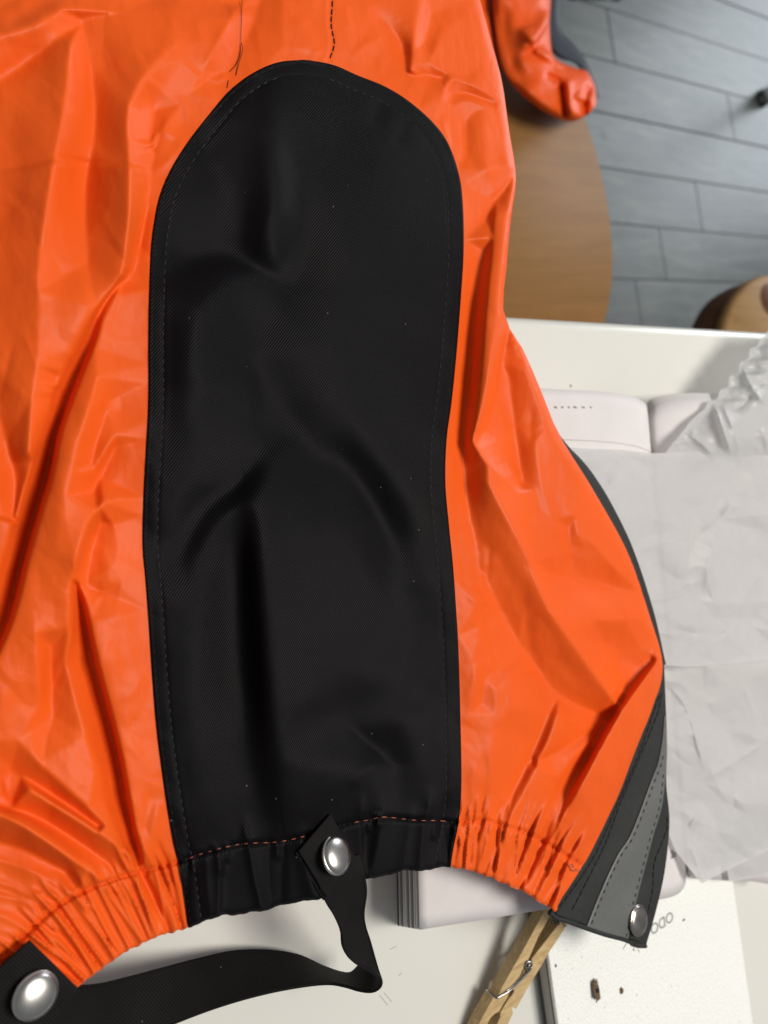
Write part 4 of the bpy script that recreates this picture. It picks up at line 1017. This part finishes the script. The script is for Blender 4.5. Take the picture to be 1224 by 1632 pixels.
def find_uv(px, py):
    q = Lpage.reshape(-1, 3) - np.array([0, 0, CAM_H]); c = q @ CM
    x = 612 + F_PX * c[:, 0] / -c[:, 2]; y = 816 - F_PX * c[:, 1] / -c[:, 2]
    k = np.argmin((x - px) ** 2 + (y - py) ** 2); return (k % 60) / 59, (k // 60) / 39
u_, v_ = find_uv(1069, 1357); p_, tu, tv, n_ = page_frame(u_, v_)
text_obj('page_text', 'ing', .0062, p_ + n_ * .0006, -tu, -tv, M_INK, pg)
u_, v_ = find_uv(912, 649); p_, tu, tv, n_ = page_frame(u_, v_)
# faint line of words showing through near the top, and the ruled lines under it
bars = []; xx = 884
rr = random.Random(9)
def page_pt(px, py, lift=.0003):
    u0, v0 = find_uv(px, py); nv, nu = 40, 60
    a, b = v0 * 39, u0 * 59; p, t1, t2, n = page_frame(u0, v0); return p + n * lift
VB, FB = [], []
while xx < 942:
    L_ = rr.uniform(5, 12); u0, v0 = find_uv(xx, 649); p, t1, t2, n = page_frame(u0, v0)
    a = np.array(P(xx, 649, p[2])) + n * .0016; b = a + t1 * L_ * .00030
    FB.append([len(VB) + k for k in range(4)]); VB += [a - t2 * .0005, b - t2 * .0005, b + t2 * .0005, a + t2 * .0005]; xx += L_ + rr.uniform(2, 5)
o = mesh_np('faint_text', VB, FB, M_INKF, pg, False)
row = int(round(find_uv(930, 697)[1] * 39)); jj = [j for j in range(60)]
ln = Lpage[row] + np.array([0, 0, .0003]); row2 = min(row + 1, 39); ln2 = Lpage[row] * .35 + Lpage[row2] * .65 + np.array([0, 0, .0003])
s_ = np.r_[0, np.cumsum(np.linalg.norm(np.diff(ln, axis=0), axis=1))]
dd = []
q = 0
while q + .0007 < s_[-1]:
    dd.append(np.stack([[np.interp(q + e, s_, ln[:, k]) for k in range(3)] for e in (0, .0007)])); q += .0016
o = tube_obj('dotted_line', dd, .0002, M_INKL, pg, 4); o['kind'] = 'stuff'
o = tube_obj('ruled_line', [ln2], .00016, M_INKL, pg, 4)

# ------------------------------------------------------------------ tissue paper
M_TIS = mat_paper('tissue_paper', (.745, .74, .735), .36, .40, .35, 120, .10, .16)
def sheet(name, Lp, Rp, top, bot, nv, nu, z, amp, cell, seed, mat, parent, inv, curl=None):
    Lc, Rc = crv(Lp, nv), crv(Rp, nv); Gt = rows(Lc, Rc, nu)
    x, y = Gt[..., 0].copy(), Gt[..., 1].copy(); vv = np.linspace(0, 1, nv)[:, None]
    if top is not None:
        tc = crv(top, nu); y += (tc[None, :, 1] - y[:1]) * sstep(.5, 0, vv); x += (tc[None, :, 0] - x[:1]) * sstep(.5, 0, vv)
    if bot is not None:
        bc = crv(bot, nu); y += (bc[None, :, 1] - y[-1:]) * sstep(.5, 1, vv); x += (bc[None, :, 0] - x[-1:]) * sstep(.5, 1, vv)
    zz = z + amp * facet_noise(x + .2 * y, y, cell * .55, seed) + amp * .36 * facet_noise(x - .5 * y, y + .3 * x, cell * .26, seed + 5) + amp * .8 * perlin(x / (cell * 1.3), y / (cell * 1.6), seed)
    if curl is not None: zz = zz + curl(x, y)
    o = mesh_np(name, unproj(x, y, zz), grid_faces(nv, nu), mat, parent); o.matrix_parent_inverse = inv
    return o
tp = thing('tissue_paper', 'crumpled white tissue paper folded over the open book beside the garment', 'tissue paper', loc=(.4, -.12, .03))
TI = Matrix.Translation((-.4, .12, -.03))
def creases(lst):
    cs = [(crv(p, 10), a, wl, wr) for p, a, wl, wr in lst]
    def f(x, y):
        h = np.zeros_like(x)
        for c, a, wl, wr in cs:
            d, sg, t = dist_poly(x, y, c); s = d / np.where(sg < 0, wl, wr); h += .42 * a * np.exp(-1.7 * s) * sstep(0, .25, t) * sstep(1, .75, t)
        return h
    return f
cr1 = creases([([(1000, 740), (960, 790), (930, 850)], .005, 26, 18), ([(1060, 735), (1020, 800), (980, 880)], .004, 20, 30), ([(1110, 780), (1100, 850), (1095, 940)], -.004, 20, 26), ([(1180, 770), (1140, 860), (1120, 960)], .004, 26, 20),
               ([(985, 905), (1040, 870), (1090, 855)], .0035, 14, 10), ([(1110, 860), (1180, 800), (1224, 780)], .004, 20, 16), ([(1020, 960), (1080, 948), (1120, 920)], .003, 8, 12), ([(1060, 1000), (1120, 1010), (1170, 1000)], -.003, 18, 18), ([(1224, 900), (1180, 960), (1150, 1030)], .004, 22, 14)])
sheet('upper_layer', [(850, 712), (900, 860), (990, 1066)], [(1330, 735), (1340, 900), (1330, 1040)], [(850, 714), (980, 716), (1040, 722), (1120, 720), (1224, 727), (1330, 735)], [(990, 1066), (1058, 1061), (1110, 1062), (1224, 1052), (1330, 1045)], 190, 200, .0345, .0042, 150, 61, M_TIS, tp, TI, cr1)
cr2 = creases([([(1060, 1085), (1095, 1130), (1112, 1190), (1125, 1235)], .005, 8, 10), ([(1065, 1150), (1085, 1142), (1100, 1145)], .003, 8, 6), ([(1120, 1245), (1170, 1215), (1224, 1180)], .005, 12, 18), ([(1095, 1320), (1110, 1305), (1130, 1290)], .003, 8, 6), ([(1180, 1080), (1205, 1150), (1200, 1200)], .004, 20, 12), ([(1160, 1230), (1170, 1270), (1165, 1310)], -.0035, 16, 14), ([(1096, 1340), (1110, 1375), (1118, 1405)], .002, 8, 8), ([(1070, 1195), (1090, 1215), (1110, 1225)], -.002, 6, 6), ([(1120, 1000), (1122, 1100), (1150, 1180)], -.003, 24, 20)])
sheet('lower_layer', [(980, 1050), (1020, 1200), (1070, 1340), (1086, 1368), (1118, 1408)], [(1330, 1050), (1330, 1180), (1310, 1300), (1119, 1408)], None, None, 190, 180, .0275, .0032, 130, 67, M_TIS, tp, TI, cr2)
sheet('under_layer', [(1150, 1290), (1155, 1360), (1162, 1405)], [(1330, 1290), (1330, 1330), (1330, 1372)], None, [(1162, 1405), (1185, 1402), (1224, 1394), (1330, 1372)], 40, 50, .0235, .0015, 90, 70, M_TIS, tp, TI)
# torn-edged bunch behind
tb = tag(bpy.data.objects.new('x', None), '', '') if False else None
M_TIS2 = mat_paper('thin_film_paper', (.74, .745, .745), .40, .34, .5, 120, .15, .2)
tp2 = thing('tissue_sheet', 'crinkled white tissue sheet with ragged torn edge near the table rim', 'tissue paper', loc=(.5, .05, .03))
T2I = Matrix.Translation((-.5, -.05, -.03))
jag = [(1232, 520), (1214, 538), (1206, 552), (1196, 556), (1192, 572), (1180, 578), (1177, 594), (1163, 600), (1160, 616), (1148, 622), (1143, 636), (1130, 640), (1122, 652), (1104, 668), (1088, 688), (1074, 704), (1052, 734)]
jl = crv(jag, 170); jl[:, 0] += 1.2 * perlin(np.arange(170) / 5., np.zeros(170) + .5, 71) + 1.5 * perlin(np.arange(170) / 2.2, np.zeros(170) + .5, 72)
cr3 = creases([([(1136, 640), (1150, 680), (1166, 728)], .010, 10, 16), ([(1150, 640), (1170, 690), (1180, 728)], .007, 14, 10), ([(1180, 580), (1200, 620), (1224, 650)], .008, 14, 20), ([(1160, 660), (1190, 640), (1224, 600)], -.006, 18, 18), ([(1090, 690), (1110, 700), (1140, 728)], .005, 12, 12), ([(1210, 680), (1220, 700), (1224, 730)], .006, 14, 14)])
Gt = jl[:, None, :] * (1 - np.linspace(0, 1, 120)[None, :, None]) + crv([(1340, 500), (1340, 740)], 170)[:, None, :] * np.linspace(0, 1, 120)[None, :, None]
x_, y_ = Gt[..., 0], Gt[..., 1]; uu = np.linspace(0, 1, 120)[None, :]
zz = .030 + .010 * sstep(0, .35, uu) + .0012 * facet_noise(x_, y_ * .7 + .3 * x_, 52, 77) + .0005 * facet_noise(x_, y_, 18, 78) + cr3(x_, y_) + .0004 * perlin(x_ / 9, y_ / 9, 73) * sstep(.25, 0, uu)
zz = zz - .006 * sstep(690, 735, y_)
o = mesh_np('sheet', unproj(x_, y_, np.maximum(zz, .022)), grid_faces(170, 120), M_TIS2, tp2); o.matrix_parent_inverse = T2I

# ------------------------------------------------------------------ silver-white box
def mat_sparkle():
    mt, nt, b = new_mat('pearl_white_card')
    v = coords(nt); n0 = noise(nt, v, 900, 3, .6); n1 = noise(nt, v, 1700, 2)
    nt.links.new(ramp(nt, n0, [(.33, (.76, .76, .71)), (.55, (.91, .92, .90))]), b.inputs['Base Color'])
    b.inputs['Roughness'].default_value = .5; b.inputs['Specular IOR Level'].default_value = .4
    bump_chain(nt, b, [(n0, .45, .0005), (n1, .2, .0003)])
    return mt
M_BOX = mat_sparkle()
box = thing('product_box', 'flat pearly white box with grey upside-down lettering beside the wooden clothespin', 'box', loc=(.323, -.27, 0))
XB0, XB1, YB0, YB1 = .2425, .4035, -.42, -.13
def slab(name, x0, x1, y0, y1, z0, z1, mat, parent, bev=.0012):
    bm = bmesh.new(); bmesh.ops.create_cube(bm, size=1); bmesh.ops.scale(bm, vec=(x1 - x0, y1 - y0, z1 - z0), verts=bm.verts); bmesh.ops.translate(bm, vec=((x0 + x1) / 2, (y0 + y1) / 2, (z0 + z1) / 2), verts=bm.verts)
    o = bm_obj(name, bm, mat, parent, False); bevel(o, bev, 3); o.matrix_parent_inverse = Matrix.Translation(-parent.location); return o
lid = slab('lid', XB0, XB1, YB0, YB1, .0095, .0122, M_BOX, box, .0008)
slab('tray', XB0 + .0006, XB1 - .0006, YB0 + .0006, YB1 - .0006, .0012, .0093, mat_plain('grey_card', (.42, .41, .385), .6, .3, 0, 60, .06), box)
slab('base', XB0 - .0006, XB1 + .0006, YB0 - .001, YB1 + .001, 0.0003, .0013, mat_plain('dark_card_edge', (.16, .15, .14), .6), box, .0003)
slab('lid_edge', XB0 - .0004, XB1 + .0004, YB0 - .0004, YB1 + .0004, .0091, .0098, mat_plain('dark_lid_edge', (.16, .15, .14), .6), box, .0003)
po = unproj(1055, 1470, .0123)
text_obj('box_lettering', 'ODO', .0088, (po[0], po[1], .01235), (-1, -.02, 0), (0.02, -1, 0), mat_plain('grey_foil_ink', (.27, .26, .245), .5), box, .00002)

# ------------------------------------------------------------------ clothespin
M_PIN = mat_wood('pin_wood', (.42, .28, .13), (.62, .45, .23), axis_rot=-1.05, scale=60, rough=.6, stretch=5, spec=.25)
pin = thing('clothespin', 'wooden spring clothespin lying against the white box below the garment corner', 'clothespin', loc=(.22, -.24, .0))
PI_ = Matrix.Translation((-.22, .24, 0))
def pin_z(y): return .0212 - (y - 1456) * .0000640
def prism(name, pts, th, bev, par=pin):
    bm = bmesh.new(); top = [bm.verts.new(P(x, y, pin_z(y))) for x, y in pts]; bot = [bm.verts.new(P(x, y, pin_z(y)) - Vector((0, 0, th))) for x, y in pts]
    bm.faces.new(top); bm.faces.new(bot[::-1])
    for k in range(len(pts)): bm.faces.new((top[k], bot[k], bot[(k + 1) % len(pts)], top[(k + 1) % len(pts)]))
    o = bm_obj(name, bm, M_PIN, par, False); bevel(o, bev, 2, .5); o.matrix_parent_inverse = PI_; return o
prism('arm', [(872, 1440), (884, 1444), (868, 1476), (858, 1493), (846, 1521), (843, 1528), (836, 1534), (834, 1544), (836, 1550), (824, 1564), (812, 1581), (809, 1590), (800, 1604), (796, 1612), (790, 1615), (782, 1622), (777, 1632), (774, 1648), (765, 1668), (744, 1668), (763, 1632), (787, 1589), (790, 1592), (800, 1577), (796, 1581), (840, 1503), (867, 1453)], .0068, .0003)
prism('arm', [(896, 1466), (905, 1472), (892, 1493), (877, 1515), (862, 1541), (840, 1577), (823, 1608), (816, 1605), (818, 1615), (811, 1630), (800, 1655), (792, 1672), (778, 1670), (789, 1640), (797, 1622), (798, 1613), (811, 1592), (815, 1588), (820, 1580), (816, 1574), (826, 1564), (838, 1551), (847, 1546), (849, 1536), (847, 1529), (868, 1502)], .0064, .0003)
# spring: coil seen end-on plus the two wires
cpos = np.array(P(841.5, 1537.5, pin_z(1537))); th = np.linspace(0, 2 * np.pi * 4.2, 90); rad = .00185
coil = cpos + np.stack([rad * np.cos(th), rad * np.sin(th), .0010 - th / th[-1] * .0085], -1)
o = tube_obj('spring', [coil], .00052, M_WIRE, pin, 8); o.matrix_parent_inverse = PI_
w1 = [P(847, 1541, pin_z(1541) + .0010), P(842, 1549, pin_z(1549) + .0009), P(826, 1566, pin_z(1566) + .0008), P(812, 1579, pin_z(1579) + .0008), P(796, 1588, pin_z(1588) + .0008), P(790, 1590, pin_z(1590) + .0002), P(778, 1580, pin_z(1580) - .0045), P(775, 1577, pin_z(1577) - .0068)]
o = tube_obj('spring', [crv3([np.array(q) for q in w1], 40)], .00055, M_WIRE, pin, 8); o.matrix_parent_inverse = PI_
o = tube_obj('spring', [crv3([np.array(P(835, 1545, pin_z(1545) + .0004)), np.array(P(830, 1556, pin_z(1556) + .0004)), np.array(P(818, 1570, pin_z(1570) + .0003)), np.array(P(806, 1580, pin_z(1580) + .0003))], 20)], .0004, M_WIRE, pin, 8); o.matrix_parent_inverse = PI_

# ------------------------------------------------------------------ dead moth and crumbs on the box
M_MOTH = mat_plain('moth_brown', (.17, .115, .068), .7, .3, 0, 900, .6, .5, .0004)
M_MOTHD = mat_plain('moth_dark', (.022, .015, .012), .6, .3)
moth = thing('moth', 'small dead brown moth with folded wings lying on the white box', 'insect', loc=tuple(P(947, 1575, .0122)))
def blob(name, ctr, ax, mat, parent, jit=.12, seed=0, sub=3):
    bm = bmesh.new(); bmesh.ops.create_icosphere(bm, subdivisions=sub, radius=1)
    r = random.Random(seed)
    for v in bm.verts:
        k = 1 + jit * math.sin(v.co.x * 5 + seed) * math.cos(v.co.y * 6 + seed * 2) + r.uniform(-jit, jit) * .35
        v.co = Vector((v.co.x * ax[0], v.co.y * ax[1], v.co.z * ax[2])) * k
    o = bm_obj(name, bm, mat, parent); o.location = ctr; return o
blob('body', (.0002, -.0005, .0016), (.0014, .0042, .0014), M_MOTHD, moth, .1, 1)
b1 = blob('head', (.0002, -.0048, .0014), (.0011, .0012, .0011), M_MOTHD, moth, .1, 2)
for s in (-1, 1):   # roofed wings
    bm = bmesh.new()
    pts = [(.0002, .0056 if s > 0 else .0050, .0022), (.0002, -.0040, .0031), (s * .0010, -.0046, .0028), (s * .0023, -.0034, .0016), (s * .0024, -.0005, .0012), (s * .0021, .0040, .0012), (s * .0013, .0056, .0017)]
    bm.faces.new([bm.verts.new(p) for p in pts]); bmesh.ops.triangulate(bm, faces=bm.faces[:]); bmesh.ops.subdivide_edges(bm, edges=bm.edges[:], cuts=3, use_grid_fill=True)
    for v in bm.verts: v.co.z += .00022 * math.sin(v.co.y * 2600 + s) + random.uniform(-.00012, .00012)
    o = bm_obj('wing', bm, M_MOTH, moth); solid(o, .0003)
legs = [[(0, -.0050, .0010), (.0002, -.0062, .0009), (.0001, -.0080, .0002)], [(.0006, -.0050, .001), (.0012, -.0062, .0012), (.0022, -.0058, .001), (.0030, -.0048, .0003)], [(-.0012, -.003, .0008), (-.0026, -.0034, .0008), (-.0034, -.0028, .0002)], [(.0012, -.0030, .0008), (.0026, -.0036, .0008)]]
o = tube_obj('leg', [crv3(l, 12) for l in legs[:1]], .00022, M_MOTHD, moth, 6)
for l in legs[1:]: tube_obj('leg', [crv3(l, 12)], .00013, M_MOTHD, moth, 6)
cr = bpy.data.objects.new('crumb', None); bpy.data.objects.remove(cr)
c1 = blob('crumb', tuple(P(991, 1579, .0127)), (.0012, .0017, .0006), mat_plain('brown_crumb', (.15, .095, .045), .8, .2, 0, 800, .3), None, .25, 5, 2); tag(c1, 'flat brown crumb on the white box right of the moth', 'crumb', 'crumbs on the white box')
for k, (x, y, s, lb) in enumerate([(1090, 1466, .0007, 'tiny dark crumb on the white box right of the lettering'), (886, 1539, .0006, 'tiny dark crumb on the white box beside the clothespin')]):
    o = blob('crumb', tuple(P(x, y, .0125)), (s * 1.4, s * .7, s * .6), M_MOTHD, None, .2, 8 + k, 2); o.rotation_euler = (0, 0, .3 + k); tag(o, lb, 'crumb', 'crumbs on the white box')
specks = []
bm = bmesh.new(); r_ = random.Random(31)
for k in range(26):
    x, y = r_.uniform(900, 1190), r_.uniform(1500, 1632); p = P(x, y, .01235)
    if p.x < XB0 + .004 or p.x > XB1 - .004: continue
    s = r_.uniform(.00012, .0003); ret = bmesh.ops.create_icosphere(bm, subdivisions=1, radius=s); bmesh.ops.translate(bm, vec=p, verts=ret['verts'])
o = bm_obj('dust', bm, M_MOTHD); o['kind'] = 'stuff'; tag(o, 'scattered dark dust specks on the white box', 'dust')
bpy.context.view_layer.update()
